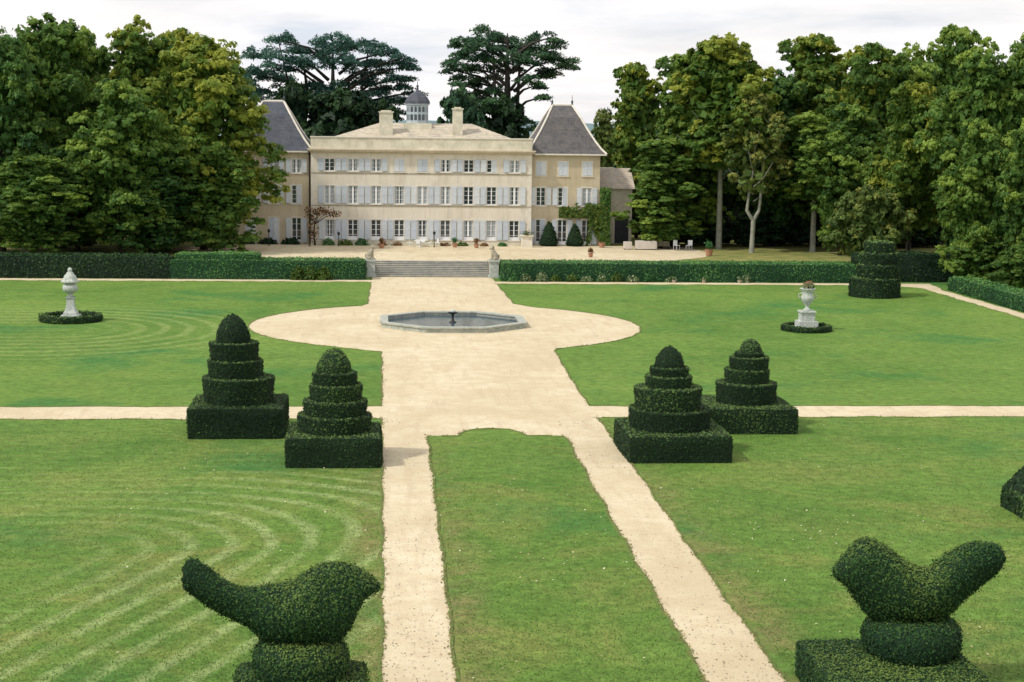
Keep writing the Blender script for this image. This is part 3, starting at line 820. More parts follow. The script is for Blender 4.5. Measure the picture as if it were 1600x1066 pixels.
    # cornice, parapet, hipped tile roof
    m = MB(); m.box(L0-.12, L1+.12, -.16, .0, zo(12.62), zo(12.80)); m.box(L0-.35, L1+.35, -.55, 12.3, zo(12.803), zo(13.0)); m.box(L0-.45, L1+.45, -.7, 12.4, zo(13.003), zo(13.14))
    m.build('cornice', M['cornice'], t)
    m = MB(); m.box(L0-.05, L1+.05, -.12, .3, zo(13.143), zo(14.5)); m.box(L0-.05, L0+.25, .303, 12, zo(13.143), zo(14.5)); m.box(L1-.25, L1+.05, .303, 12, zo(13.143), zo(14.5))
    pp = m.build('parapet', M['parapet'], t)
    m = MB(); m.box(L0-.12, L1+.12, -.2, .38, zo(14.503), zo(14.64)); m.build('parapet_coping', M['trim_stone'], pp)
    m = MB(); zb, zr = zo(13.9), zo(16.35)
    A = [(L0+.5, .8, zb), (L1-.5, .8, zb), (L1-.5, 11.5, zb), (L0+.5, 11.5, zb), (.2-ox, 6.2, zr), (12.2-ox, 6.2, zr)]
    A[4] = (.3-ox, 6.2, zr); A[5] = (11.9-ox, 6.2, zr)
    m.add(A, [(0, 1, 5, 4), (1, 2, 5), (2, 3, 4, 5), (3, 0, 4)])
    rf = m.build('roof', M['tile_roof'], t)
    for x, y, hw, z1 in ((1.05-ox, 3.4, .84, 17.6), (9.95-ox, 3.4, .62, 18.1)):
        m = MB(); m.box(x-hw, x+hw, y-.45, y+.45, zo(14.6), zo(z1)); m.box(x-hw-.1, x+hw+.1, y-.55, y+.55, zo(z1)+.003, zo(z1)+.16)
        m.box(x-hw+.2, x+hw-.2, y-.3, y+.3, zo(z1)+.163, zo(z1)+.3)
        m.build('chimney', M['parapet'], rf)
    # lantern on the ridge
    lx, ly = 5.0-ox, 6.2
    m = MB(); m.box(lx-1.75, lx+1.75, ly-1.5, ly+1.5, zo(15.3), zo(16.35)); lan = m.build('lantern', M['parapet'], t)
    m = MB(); V, Fc = lathe([(1.38, zo(16.353)), (1.38, zo(18.6)), (1.55, zo(18.65)), (1.55, zo(18.8)), (.3, zo(18.81))], 8, (lx, ly)); m.add(V, Fc); m.build('lantern_wall', M['lantern_paint'], lan)
    m = MB()
    for k in range(8):
        a = PI/4*k+PI/8
        for q in (-.26, .26):
            for z0, z1, hw in ((16.7, 17.5, .19), (17.75, 18.45, .17)):
                c = np.array([math.cos(a), math.sin(a)])*1.285; tt = np.array([-math.sin(a), math.cos(a)]); p0 = c+tt*(q-hw)+np.array([lx, ly]); p1 = c+tt*(q+hw)+np.array([lx, ly])
                mid = (p0+p1)/2
                m.add([(*p0, zo(z0)), (*p1, zo(z0)), (*p1, zo(z1)-.12), (*mid, zo(z1)), (*p0, zo(z1)-.12)], [(0, 1, 2, 3, 4)])
    m.build('lantern_opening', M['glass'], lan)
    m = MB(); V, Fc = lathe([(1.62, zo(18.81)), (1.55, zo(19.1)), (1.25, zo(19.6)), (.8, zo(20.05)), (.3, zo(20.3)), (.16, zo(20.5)), (.12, zo(20.9)), (.2, zo(21.0)), (.05, zo(21.15)), (.03, zo(21.7)), (.0, zo(21.72))], 8, (lx, ly)); m.add(V, Fc); m.build('dome', M['slate'], lan)
    # pavilions
    for side, xc, hw in ((-1, -13.0, 4.9), (1, 23.35, 4.75)):
        x = xc-ox; y0 = 1.2; half = hw+.35
        x0, x1 = x-half+.4, x+half-.4
        if side < 0: x0 = -17.6-ox
        vis0, vis1 = (x0, L0-.005) if side < 0 else (L1+.005, 27.7-ox)
        pc = [-15.6-ox, -12.75-ox, -9.95-ox] if side < 0 else [20.3-ox, 23.05-ox, 26.1-ox]
        lv = [(1.5, 4.6), (6.35, 8.6), (10.1, 11.8)]
        ops = [(c-.58, c+.58, zo(a), zo(b)) for c in pc for a, b in lv]
        m = MB(); wall_front(m, vis0, vis1, 0, zo(12.8), y0, ops)
        m.add([(vis0,y0,0),(vis0,y0+10,0),(vis0,y0+10,zo(12.8)),(vis0,y0,zo(12.8))], [(0,3,2,1)]); m.add([(vis1,y0,0),(vis1,y0+10,0),(vis1,y0+10,zo(12.8)),(vis1,y0,zo(12.8))], [(0,1,2,3)])
        m.add([(vis0,y0+10,0),(vis1,y0+10,0),(vis1,y0+10,zo(12.8)),(vis0,y0+10,zo(12.8))], [(0,3,2,1)])
        m.build('pavilion_wall', M['stucco_ochre'], t)
        st = [['closed', 'closed', 'open'], ['open', 'open', 'half'], ['none', 'curtain', 'curtain']] if side < 0 else [['half', 'open', 'open'], ['open', 'half', 'curtain'], ['closed', 'closed', 'closed']]
        for j, (a, b) in enumerate(lv):
            for i, c in enumerate(pc):
                window(c, zo(a), zo(b), y0, 1.16, st[j][i], .6, door=(j == 0))
        # flared hip roof
        m = MB(); ex0, ex1 = x-half, x+half; yc = y0+5.0; hy = 5.5
        zs = [12.75, 13.3, 14.2, 15.6, 17.2, 18.75]; ks = [1.0, .89, .76, .59, .42, .25]
        V = []
        for z, k in zip(zs, ks):
            hx = half*k; hh = hy*k if k > .3 else .35
            V += [(x-hx, yc-hh, zo(z)), (x+hx, yc-hh, zo(z)), (x+hx, yc+hh, zo(z)), (x-hx, yc+hh, zo(z))]
        Fc = [(4*i+j, 4*i+(j+1) % 4, 4*i+4+(j+1) % 4, 4*i+4+j) for i in range(5) for j in range(4)]+[(20, 21, 22, 23), (3, 2, 1, 0)]
        m.add(V, Fc); prf = m.build('pavilion_roof', M['slate' if side < 0 else 'slate_warm'], t)
        m = MB()
        for j in range(4):
            m.add(*tube([np.array(V[4*i+j])+np.array([0, 0, .05]) for i in range(6)], [.13]*6, 6))
        m.add(*tube([(x-half*.25, yc, zo(18.85)), (x+half*.25, yc, zo(18.85))], [.17, .17], 6))
        m.build('ridge_lead', M['trim_stone'], prf)
        m = MB()
        for q in (-.25, .25):
            V2, F2 = lathe([(.16, zo(18.85)), (.1, zo(19.1)), (.16, zo(19.3)), (.04, zo(19.5)), (.02, zo(20.1)), (0, zo(20.12))], 8, (x+half*q, yc)); m.add(V2, F2)
        m.build('finial', M['slate'], prf)
        m = MB(); a0, a1 = (ex0, L0-.42) if side < 0 else (L1+.42, ex1)
        m.box(a0, a1, yc-hy-.05, yc-hy+.12, zo(12.62), zo(12.80)); m.build('gutter', M['trim_stone'], prf)
    # slim dark upright tube in the left corner
    m = MB(); m.add(*tube([(L0-.22, 1.05, 0), (L0-.22, 1.05, zo(12.6))], [.09, .09], 8)); m.build('corner_tube', M['dark_metal'], t)
    # low plinth course
    m = MB(); m.box(L0-.04, L1+.04, -.06, -.001, 0, .45); m.build('plinth', M['parapet'], wl)
house()

def outbuilding():
    t = thing('outbuilding', 'small stone outbuilding with a brown tiled roof beside the right pavilion', 'outbuilding', (31.2, 211, TZ))
    z = lambda v: v-TZ
    m = MB(); m.box(-3.1, 1.2, 0, 8, 0, z(8.4)); wl = m.build('wall', M['parapet'], t)
    m = MB(); m.add([(-3.4,-.5,z(8.4)),(1.5,-.5,z(8.4)),(1.5,4,z(10.9)),(-3.4,4,z(10.9)),(1.5,8.5,z(8.4)),(-3.4,8.5,z(8.4))], [(0,1,2,3),(3,2,4,5)])
    m.build('roof', M['tile_brown'], t)
    m = MB()
    m.box(-1.0, .8, -.02, -.001, z(1.45), z(4.6)); m.build('door', M['door_dark'], t)
    m = MB()
    for a in (-1.3, .8): m.box(a, a+.3, -.1, -.003, z(1.4), z(4.8))
    m.box(-1.4, 1.2, -.12, -.001, z(4.803), z(5.05)); m.build('door_frame', M['trim_stone'], t)
    # a sloping roof running back to the house, seen over the eaves
    m = MB(); m.box(-3.0, -.4, 5.0, 7.0, z(8.4), z(10.9)); m.build('gable_wall', M['stucco'], t)
outbuilding()

# ------------------------------------------------------------------ trees
def tree_trunk(m, H, r0, cb, rng, lean=0, fork=False):
    pts = [(0, 0, -.3), (0, 0, .1), (lean*.2, 0, cb*.5), (lean*.6, .1, cb), (lean, 0, H*.55), (lean*1.1, 0, H*.85)]
    if fork:
        m.add(*tube([(0, 0, -.3), (0, 0, .2), (.05, 0, 2.2), (.1, 0, 3.6)], [r0*1.2, r0, r0*.85, r0*.9], 10), smooth=True)
        for s in (-1, 1):
            m.add(*tube([(.1, 0, 3.5), (s*.75, 0, 4.6), (s*.75+.2, 0, 6.5), (s*.5+.6, .2, 9.5), (s*.9+.8, 0, H*.9)], [r0*.8, r0*.62, r0*.5, r0*.35, .04], 8), smooth=True)
    else:
        m.add(*tube(pts, [r0*1.35, r0, r0*.85, r0*.75, r0*.42, .05], 10), smooth=True)
    for k in range(9):
        a = k*2.4+rng.random(); z = cb*.8+(H*.75-cb*.8)*k/9; L = (H*.22)*(1-.4*k/9)
        p = np.array([lean*.8*min(1, z/H*1.6), 0, z]); d = np.array([math.cos(a), math.sin(a), .55])
        m.add(*tube([p, p+d*L*.5, p+d*L+np.array([0, 0, L*.25])], [r0*.3, r0*.18, .03], 6), smooth=True)

def crown_lobes(H, cb, Rr, n, rng, p=.6, bot=.12, lumps=.25):
    """lobe centres on an uneven envelope"""
    L = []
    ph = rng.uniform(0, 6.28, 5)
    while len(L) < n:
        t = rng.random()**.9; a = rng.uniform(0, 2*PI)
        env = Rr*(math.sin(PI*(bot+(1-bot)*t*.97)))**p
        env *= 1+lumps*math.sin(2*a+ph[0]+5*t)*.6+lumps*math.sin(3*a+ph[1]-7*t)*.5
        q = rng.uniform(.45, .93)
        lr = Rr*rng.uniform(.17, .34)
        L.append((env*q*math.cos(a), env*q*math.sin(a), cb+(H-cb)*t*.95, lr))
    return L

def crown(name, H, cb, Rr, n, per, size, seed, mat, p=.6, yellow=.0, bot=.12, fill=3000, lumps=.25, squash=.72):
    rng = np.random.default_rng(seed); m = MB()
    for (x, y, z, lr) in crown_lobes(H, cb, Rr, n, rng, p, bot, lumps):
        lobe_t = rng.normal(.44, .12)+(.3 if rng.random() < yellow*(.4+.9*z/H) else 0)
        ns = int(rng.integers(13, 20)); k = max(6, per//ns)
        D = rng.normal(size=(ns, 3)); D[:, 2] = np.where(rng.random(ns) < .6, np.abs(D[:, 2]), D[:, 2]); D /= np.linalg.norm(D, axis=1, keepdims=True)
        C = D*(lr*rng.uniform(.55, 1.15, ns))[:, None]*np.array([1, 1, .85])
        for q in range(ns):
            sr = lr*rng.uniform(.24, .46)
            g = rng.normal(size=(k, 3)); g /= (np.linalg.norm(g, axis=1, keepdims=True)+.35); r_ = rng.random((k, 1))**.4
            P = C[q]+g*r_*sr*np.array([1.15, 1.15, .62])+np.array([x, y, z]); P[:, 2] -= (g[:, 0]**2+g[:, 1]**2)*r_[:, 0]*sr*.35
            N = g*.7+D[q]*.8+np.array([0, 0, .3])
            lv, lf = leaf_quads(P, N, size, rng, .5)
            m.add(lv, lf, np.clip(lobe_t+rng.normal()*.13+rng.normal(size=k)*.07+.12*D[q, 2], 0, 1))  # upper clumps lighter: sunlit tops put into the tint
    # inner leaves that close the crown
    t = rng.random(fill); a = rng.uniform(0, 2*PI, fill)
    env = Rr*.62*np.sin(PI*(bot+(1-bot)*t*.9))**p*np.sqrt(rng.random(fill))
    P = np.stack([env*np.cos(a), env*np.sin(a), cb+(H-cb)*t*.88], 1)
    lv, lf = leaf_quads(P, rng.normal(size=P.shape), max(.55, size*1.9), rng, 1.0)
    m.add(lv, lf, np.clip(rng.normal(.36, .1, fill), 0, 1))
    me_o = m.build(name, M[mat])
    me = me_o.data; bpy.data.objects.remove(me_o)
    return me

def trunk_mesh(H, r0, cb, seed, mat, **kw):
    rng = np.random.default_rng(seed); m = MB(); tree_trunk(m, H, r0, cb, rng, **kw)
    o = m.build('trunk', M[mat]); me = o.data; bpy.data.objects.remove(o); return me

PROTO = {}
def proto(key, H, Rr, crown_me, trunk_me): PROTO[key] = (H, Rr, crown_me, trunk_me)
proto('round', 24, 7, crown('crown', 24, 3.0, 7, 78, 560, .27, 201, 'leaf_green', .55, .15), trunk_mesh(24, .45, 4, 1, 'bark_dark'))
proto('round2', 24, 7, crown('crown', 24, 2.5, 7, 78, 560, .27, 202, 'leaf_green', .5, .25, lumps=.35), trunk_mesh(24, .5, 4, 2, 'bark_dark', lean=.6))
proto('deep', 24, 7, crown('crown', 24, 1.6, 7, 80, 560, .27, 203, 'leaf_deep', .45, .1, lumps=.3), trunk_mesh(24, .5, 3, 3, 'bark_dark'))
proto('yellow', 24, 8, crown('crown', 24, 2.2, 8, 90, 560, .27, 204, 'leaf_yellow', .5, .5, lumps=.3), trunk_mesh(24, .5, 4, 4, 'bark_dark'))
proto('yellow2', 24, 7, crown('crown', 24, 5, 7, 74, 560, .27, 205, 'leaf_yellow', .55, .35, lumps=.35), trunk_mesh(24, .4, 6, 5, 'bark_dark', lean=-.5))
proto('tall', 24, 5, crown('crown', 24, 2.0, 5, 74, 560, .27, 206, 'leaf_green', .4, .3, lumps=.3), trunk_mesh(24, .35, 4, 6, 'bark_dark'))
proto('tall_bare', 24, 5, crown('crown', 24, 9.5, 5.4, 62, 560, .27, 207, 'leaf_green', .5, .35, lumps=.3), trunk_mesh(24, .33, 10, 7, 'bark_pale'))
proto('fork', 17, 4, crown('crown', 17, 6.5, 3.6, 40, 420, .19, 208, 'leaf_olive', .5, .3, fill=250, lumps=.4), trunk_mesh(17, .32, 7, 8, 'bark_pale', fork=True))
proto('shrub', 7, 4, crown('crown', 7, .6, 4, 46, 650, .17, 209, 'leaf_olive', .45, .1, fill=1200, squash=.6), trunk_mesh(7, .2, 1, 9, 'bark_dark'))
proto('dark', 22, 8, crown('crown', 22, .3, 8, 76, 260, .55, 210, 'leaf_shade', .3, .1, bot=.2, fill=5000), trunk_mesh(22, .5, 2, 10, 'bark_dark'))
proto('blue', 12, 5, crown('crown', 12, .4, 5, 50, 240, .4, 211, 'cedar_needles', .4, .1, fill=1500), trunk_mesh(12, .3, 1, 11, 'bark_dark'))

def plant_tree(kind, name, label, X, Y, z0, H, Rr, rz=0, group=None, mat=None, cat='tree'):
    H0, R0, cme, tme = PROTO[kind]
    t = thing(name, label, cat, (X, Y, z0), rz, group)
    t.scale = (Rr/R0, Rr/R0, H/H0)
    c = link('crown', cme, t); k = link('trunk', tme, t)
    if mat:
        c.material_slots[0].link = 'OBJECT'; c.material_slots[0].material = M[mat]
    return t

def tpx(kind, name, label, px, top, Y, hw, z0=TZ, group='trees of the left wood', mat=None, rz=None):
    X, zt = at(px, top, Y)
    plant_tree(kind, name, label, X, Y, z0, zt-z0, hw*Y/F*1.0, (px*.37+Y) % 6.28 if rz is None else rz, group, mat)

LW, RW = 'trees of the left wood', 'trees of the right wood'
tpx('yellow', 'broadleaf_tree', 'broad yellow-green tree overhanging the left pavilion of the chateau', 315, 62, 196, 104)
tpx('round2', 'broadleaf_tree', 'green tree with a ragged pale top, just left of the yellow-green tree', 222, 32, 203, 78, mat='leaf_yellow')
tpx('round', 'broadleaf_tree', 'mid-green bushy tree standing in front of the ragged pale-topped one', 185, 128, 187, 78)
tpx('deep', 'broadleaf_tree', 'tallest dark green tree above the lidded stone urn', 75, 24, 198, 85, mat='leaf_green')
tpx('deep', 'broadleaf_tree', 'dark green tree filling the left edge of the picture', -5, 40, 192, 75)
tpx('round', 'broadleaf_tree', 'low leafy tree with drooping boughs at the left end of the dark bank standing in for shade', 48, 245, 183, 85)
tpx('round2', 'broadleaf_tree', 'green tree showing between the two tallest crowns of the left wood', 140, 48, 208, 62)
tpx('yellow2', 'broadleaf_tree', 'olive-topped tree peeping over the shoulder of the yellow-green tree', 275, 48, 210, 60)
tpx('deep', 'broadleaf_tree', 'shadowy low tree below the yellow-green crown beside the left pavilion', 335, 225, 192, 66, mat='leaf_green')
tpx('deep', 'broadleaf_tree', 'shadowy low tree in the middle of the left wood, under the bushy tree', 235, 235, 189, 74)
tpx('deep', 'broadleaf_tree', 'low dark tree between the drooping tree and the bushy tree', 118, 220, 193, 60)
for i, (px, top, hw) in enumerate([(-60, 60, 90), (30, 95, 80), (110, 100, 80), (200, 110, 80), (290, 125, 70)]):
    tpx('dark', 'background_tree', 'dark tree mostly hidden behind the front row of the left wood', px, top, 228, hw, group='hidden trees behind the left wood')
RP = [
 ('tall', 'leafy tree with a yellowing tip, nearest to the outbuilding', 1000, 96, 221, 40, 'leaf_yellow'),
 ('tall', 'low dense tree below the yellowing tip next to the outbuilding', 1036, 215, 203, 54, None),
 ('tall_bare', 'tall tree with a straight pale trunk and bare lower stem', 1132, 62, 203, 68, 'leaf_yellow'),
 ('tall', 'dense green tree behind the straight pale trunk', 1085, 80, 209, 56, None),
 ('deep', 'dark green tree between the straight pale trunk and the forked trunk', 1215, 112, 209, 52, None),
 ('fork', 'thin olive tree with a pale forked trunk', 1182, 150, 197, 46, None),
 ('tall', 'tall tree with an open flat-topped crown above the middle of the right wood', 1280, 52, 212, 58, 'leaf_yellow'),
 ('tall_bare', 'green tree on a short thick pale trunk near the end of the terrace', 1277, 180, 199, 64, 'leaf_green'),
 ('yellow2', 'tree with the most golden leaves, behind the round stacked topiary', 1362, 72, 201, 70, None),
 ('round', 'bushy green tree between the short thick trunk and the golden tree', 1322, 165, 194, 58, None),
 ('round2', 'green tree right of the golden tree, over the dark hollow', 1432, 72, 205, 62, None),
 ('tall', 'slender tree with a tufted top rising highest over the right wood', 1490, 36, 213, 42, None),
 ('yellow2', 'spreading tree with golden tips overhanging the dark hollow', 1430, 130, 186, 60, 'leaf_yellow'),
 ('round2', 'large green tree over the low hedge at the right', 1545, 66, 178, 74, None),
 ('deep', 'tall green tree cut by the right edge of the picture', 1625, 48, 183, 66, 'leaf_green'),
 ('round', 'low spreading green tree directly behind the low hedge beside the right path', 1530, 190, 172.5, 52, None),
 ('round2', 'low green tree at the right edge behind the hedge of the right path', 1608, 180, 168, 46, None),
]
for kind, lab, px, top, Y, hw, mt in RP:
    tpx(kind, 'broadleaf_tree', lab, px, top, Y, hw*1.14, TZ if Y > 177 else 0, RW, mt)
for x, y, h, r, lab in [(60.5, 171.5, 5.5, 3.6, 'green bush behind the near end of the low hedge by the right path'), (63.5, 163.0, 5.0, 3.6, 'green bush behind the middle of the low hedge by the right path'), (65.5, 156.0, 4.5, 3.4, 'green bush at the right edge of the picture behind the low hedge')]:
    plant_tree('shrub', 'bush', lab, x+3, y, 0, h, r, x, 'bushes behind the low right hedge', 'leaf_green', 'bush')
for k in range(11):
    plant_tree('shrub', 'shade_bush', 'dark bush added to fill the shade between the trunks of the right wood', 36.5+3.4*k, 207.5+1.2*(k % 3), TZ, 3.4+.6*(k % 2), 3.3, k*1.3, 'dark bushes added for the shade under the right wood', 'leaf_shade', 'bush')  # added near-black bushes hide the bright floor and stand in for shade
X, zt = at(1363, 298, 180)
plant_tree('shrub', 'small_tree', 'small pale olive tree rising behind the round stacked topiary', X, 180, TZ, zt-TZ, 4.0, 1.0)
for i, (px, top, hw) in enumerate([(1000, 240, 60), (1075, 190, 70), (1150, 160, 70), (1225, 150, 75), (1310, 150, 80), (1400, 150, 80), (1480, 140, 80), (1570, 130, 90), (1650, 130, 90)]):
    tpx('dark', 'background_tree', 'dark tree mostly hidden behind the front row of the right wood', px, top, 232+4*(i % 2), hw, group='hidden trees behind the right wood')
for lab, px, top, Y, hw, mt in [('dark round evergreen behind the roof, right of the lantern', 722, 150, 232, 42, 'cedar_warm'), ('dark round evergreen below the right cedar', 785, 160, 236, 44, 'leaf_shade'),
                         ('dark evergreen mass behind the roof between left chimney and left pavilion', 530, 150, 236, 66, 'leaf_shade'), ('dark evergreen beside the left pavilion roof', 455, 140, 240, 48, 'leaf_shade'), ('dark evergreen just behind the left chimney', 600, 168, 238, 36, 'leaf_shade')]:
    tpx('blue', 'evergreen_tree', lab, px, top, Y, hw, group='evergreens behind the roof', mat=mt)
tpx('round', 'broadleaf_tree', 'pale distant tree seen between the right pavilion and the wood', 945, 172, 262, 26, group='distant trees', mat='leaf_olive')
tpx('blue', 'broadleaf_tree', 'bluish distant tree low beside the right pavilion roof', 965, 205, 300, 26, group='distant trees')

def cedar(label, px, Y, base, plates, mat, seed, tops, r0=1.0):
    """plates: px, py, half width px, thickness px"""
    rng = np.random.default_rng(seed); X0, _ = at(px, 200, Y)
    t = thing('cedar_tree', label, 'tree', (X0, Y, base))
    mt = MB(); mc = MB()
    for (tx, ty, r) in tops:
        xa, za = at(tx, ty, Y); dx = xa-X0
        mt.add(*tube([(dx*.2, 0, -.3), (dx*.25, 0, (za-base)*.35), (dx*.7, 0, (za-base)*.65), (dx, 0, za-base)], [r, r*.85, r*.6, .08], 10), smooth=True)
    for (qx, qy, hw, th) in plates:
        xa, za = at(qx, qy, Y); dx, dz = xa-X0, za-base; w = hw*Y/F; h = th*Y/F
        n = max(4, int(hw/3.2))
        dep0 = rng.uniform(-4.5, 4.5)
        # limb reaching the plate
        mt.add(*tube([(dx*.12, 0, dz-abs(dx)*.28-1.2), (dx*.5, dep0*.4, dz-abs(dx)*.08-.5), (dx, dep0, dz-.1)], [.28, .18, .06], 6), smooth=True)
        for k in range(n):
            u = rng.uniform(-1, 1); ry = rng.uniform(.8, 1.9); rx = w*.22+rng.uniform(.3, 1.0)
            cpt = np.array([dx+u*w*.8, dep0+rng.uniform(-2.6, 2.6), dz+rng.uniform(-.75, .75)*h-abs(u)*h*.5])
            per = int(380*rx*ry/3)
            a = rng.uniform(0, 2*PI, per); q = np.sqrt(rng.random(per))
            edge = 1+.22*np.sin(7*a+k)+.12*np.sin(13*a)
            P = np.stack([q*rx*edge*np.cos(a), q*ry*edge*np.sin(a), h*.55*(1-q**2)*rng.random(per)-.25*q*q+rng.normal(size=per)*.10], 1)+cpt
            N = np.stack([q*np.cos(a)*.4, q*np.sin(a)*.4, np.ones(per)], 1)
            lv, lf = leaf_quads(P, N, .22, rng, .6, .45)
            mc.add(lv, lf, np.clip(rng.normal(.48, .16)+rng.normal(size=per)*.12, 0, 1))
    mt.build('trunk', M['bark_cedar'], t); mc.build('crown', M[mat], t)
PL = [(440, 62, 26, 14), (480, 72, 34, 16), (520, 66, 30, 14), (560, 72, 34, 16), (598, 82, 26, 14), (628, 92, 20, 9), (400, 82, 20, 10), (640, 102, 16, 6),
      (415, 96, 30, 16), (465, 96, 34, 18), (525, 92, 36, 18), (585, 104, 34, 14), (632, 120, 20, 7), (392, 112, 22, 12),
      (430, 122, 34, 16), (485, 124, 30, 14), (550, 124, 40, 16), (612, 132, 30, 12), (398, 136, 22, 10), (645, 142, 16, 6),
      (450, 148, 34, 14), (515, 150, 40, 16), (580, 152, 38, 14), (630, 154, 20, 8), (405, 152, 18, 8), (545, 172, 50, 18), (480, 172, 46, 18), (600, 176, 32, 12), (450, 192, 40, 16), (520, 196, 60, 18), (585, 196, 34, 12)]
cedar('broad blue-green cedar with flat layered boughs behind the left of the chateau', 520, 246, 0, PL, 'cedar_needles', 301, [(520, 66, .8), (470, 72, .55), (575, 80, .5), (434, 60, .3)])
PR = [(768, 46, 22, 14), (790, 60, 30, 12), (842, 62, 18, 12), (862, 58, 16, 8), (728, 60, 24, 8), (752, 66, 26, 12), (715, 66, 12, 5), (815, 74, 34, 14),
      (860, 76, 20, 10), (735, 84, 30, 10), (775, 88, 34, 14), (830, 92, 30, 12), (872, 92, 28, 8), (895, 100, 16, 5), (712, 98, 16, 8), (705, 106, 10, 5), (860, 112, 26, 10), (745, 104, 22, 10),
      (790, 108, 26, 12), (730, 122, 22, 10), (752, 128, 22, 8), (712, 130, 8, 5), (770, 142, 18, 8), (838, 132, 12, 7), (846, 150, 8, 5), (745, 146, 26, 10), (720, 158, 26, 12), (815, 122, 12, 6), (760, 165, 30, 12), (800, 176, 26, 12), (815, 190, 24, 12), (700, 175, 16, 10)]
cedar('open-crowned cedar with a bare double trunk behind the right of the chateau', 795, 240, 0, PR, 'cedar_warm', 302, [(793, 52, .95), (814, 70, .55), (768, 48, .3), (770, 110, .3)])

# ------------------------------------------------------------------ planting by the house
def leafy(name, label, cat, x, y, z0, rx, ry, rz, mat, seed, size=.16, dens=260, group=None, thing_obj=True, lift=0):
    rng = np.random.default_rng(seed); n = int(dens*(rx*ry+rx*rz+ry*rz)*1.6)
    N = rng.normal(size=(n, 3)); N /= np.linalg.norm(N, axis=1, keepdims=True); N[:, 2] = np.abs(N[:, 2])*1.0
    P = N*np.array([rx, ry, rz])*rng.uniform(.55, 1.05, (n, 1)); P[:, 2] += lift
    lv, lf = leaf_quads(P, N, size, rng, .7)
    m = MB(); m.add(lv, lf, np.clip(rng.normal(.5, .2, n), 0, 1))
    o = m.build(name, M[mat], None, (x, y, z0))
    return tag(o, label, cat, group)

def cone_bush(label, x, y, h, r, seed):
    rng = np.random.default_rng(seed)
    V, Fc = lathe([(r*.8, 0), (r, .4), (r*.8, h*.35), (r*.52, h*.65), (r*.2, h*.92), (.02, h)], 24); V = V+wob(V, .06, 3, seed)[:, None]
    m = MB(); fuzzy(m, V, Fc, 70, .13, rng, jit=.06, t0=.35)
    tag(m.build('cone_topiary', M['yew'], None, (x, y, TZ)), label, 'topiary', 'cone yews before the right pavilion')
cone_bush('dark cone-shaped yew left of the pale door of the right pavilion', 21.25, 205.8, 3.1, 1.15, 1)
cone_bush('dark cone-shaped yew right of the pale door of the right pavilion', 24.5, 205.8, 2.9, 1.05, 2)

def climber():
    rng = np.random.default_rng(31); m = MB()
    parts = []
    for (x0, x1, z0, z1, n) in [(26.3, 28.6, 1.4, 6.6, 2600), (22.6, 27.4, 4.9, 6.2, 1300), (24.6, 26.6, 5.4, 6.7, 600), (26.0, 28.8, 1.4, 2.6, 800)]:
        P = np.stack([rng.uniform(x0, x1, n), 207.0-rng.random(n)*.75, rng.uniform(z0, z1, n)], 1)
        keep = wob(P, .9, 1.6, 4)+.55 > rng.random(n)*.6
        parts.append(P[keep])
    P = np.concatenate(parts); N = np.tile(np.array([0, -1, .3]), (len(P), 1))
    lv, lf = leaf_quads(P-np.array([27, 207, TZ]), N, .17, rng, .5); m.add(lv, lf, np.clip(rng.normal(.5, .2, len(P)), 0, 1))
    tag(m.build('wall_creeper', M['ivy_leaf'], None, (27, 207, TZ)), 'bright green creeper climbing the corner of the right pavilion', 'climber')
    P = np.stack([rng.uniform(27.8, 29.0, 1500), 207.2-rng.random(1500)*.9, rng.uniform(1.4, 8.6, 1500)], 1)
    lv, lf = leaf_quads(P-np.array([28.3, 207, TZ]), N[:1500] if len(N) >= 1500 else np.tile(np.array([0, -1, .3]), (1500, 1)), .2, rng, .5)
    m = MB(); m.add(lv, lf, np.clip(rng.normal(.5, .15, 1500), 0, 1))
    tag(m.build('dark_creeper', M['leaf_deep'], None, (28.3, 207, TZ)), 'dark green creeper in the gap between right pavilion and outbuilding', 'climber')
climber()

def russet():
    t = thing('russet_tree', 'small tree with thin russet leaves against the left corner of the main facade', 'tree', (-7.6, 204.2, TZ))
    m = MB(); m.add(*tube([(0, 0, -.1), (-.1, 0, 1.5), (0, 0, 3), (.5, 0, 4)], [.12, .1, .08, .04], 8))
    for a in (-.9, .9, 1.8, 2.9): m.add(*tube([(0, 0, 2.6), (a*.5, 0, 3.6), (a, 0, 3.9)], [.06, .04, .02], 6))
    m.build('trunk', M['bark_dark'], t)
    rng = np.random.default_rng(41); m = MB()
    for (x, z, rx, rz, n) in [(-.2, 4.1, 1.0, .55, 150), (1.0, 4.2, .9, .4, 130), (2.2, 3.9, .8, .35, 100), (-.3, 2.6, .5, .9, 90), (-.2, 1.2, .45, .8, 70)]:
        P = rng.normal(size=(n, 3))*np.array([rx, .5, rz])*.6+np.array([x, 0, z])
        lv, lf = leaf_quads(P, rng.normal(size=(n, 3)), .15, rng); m.add(lv, lf, rng.random(n))
    m.build('crown', M['russet_leaf'], t)
russet()

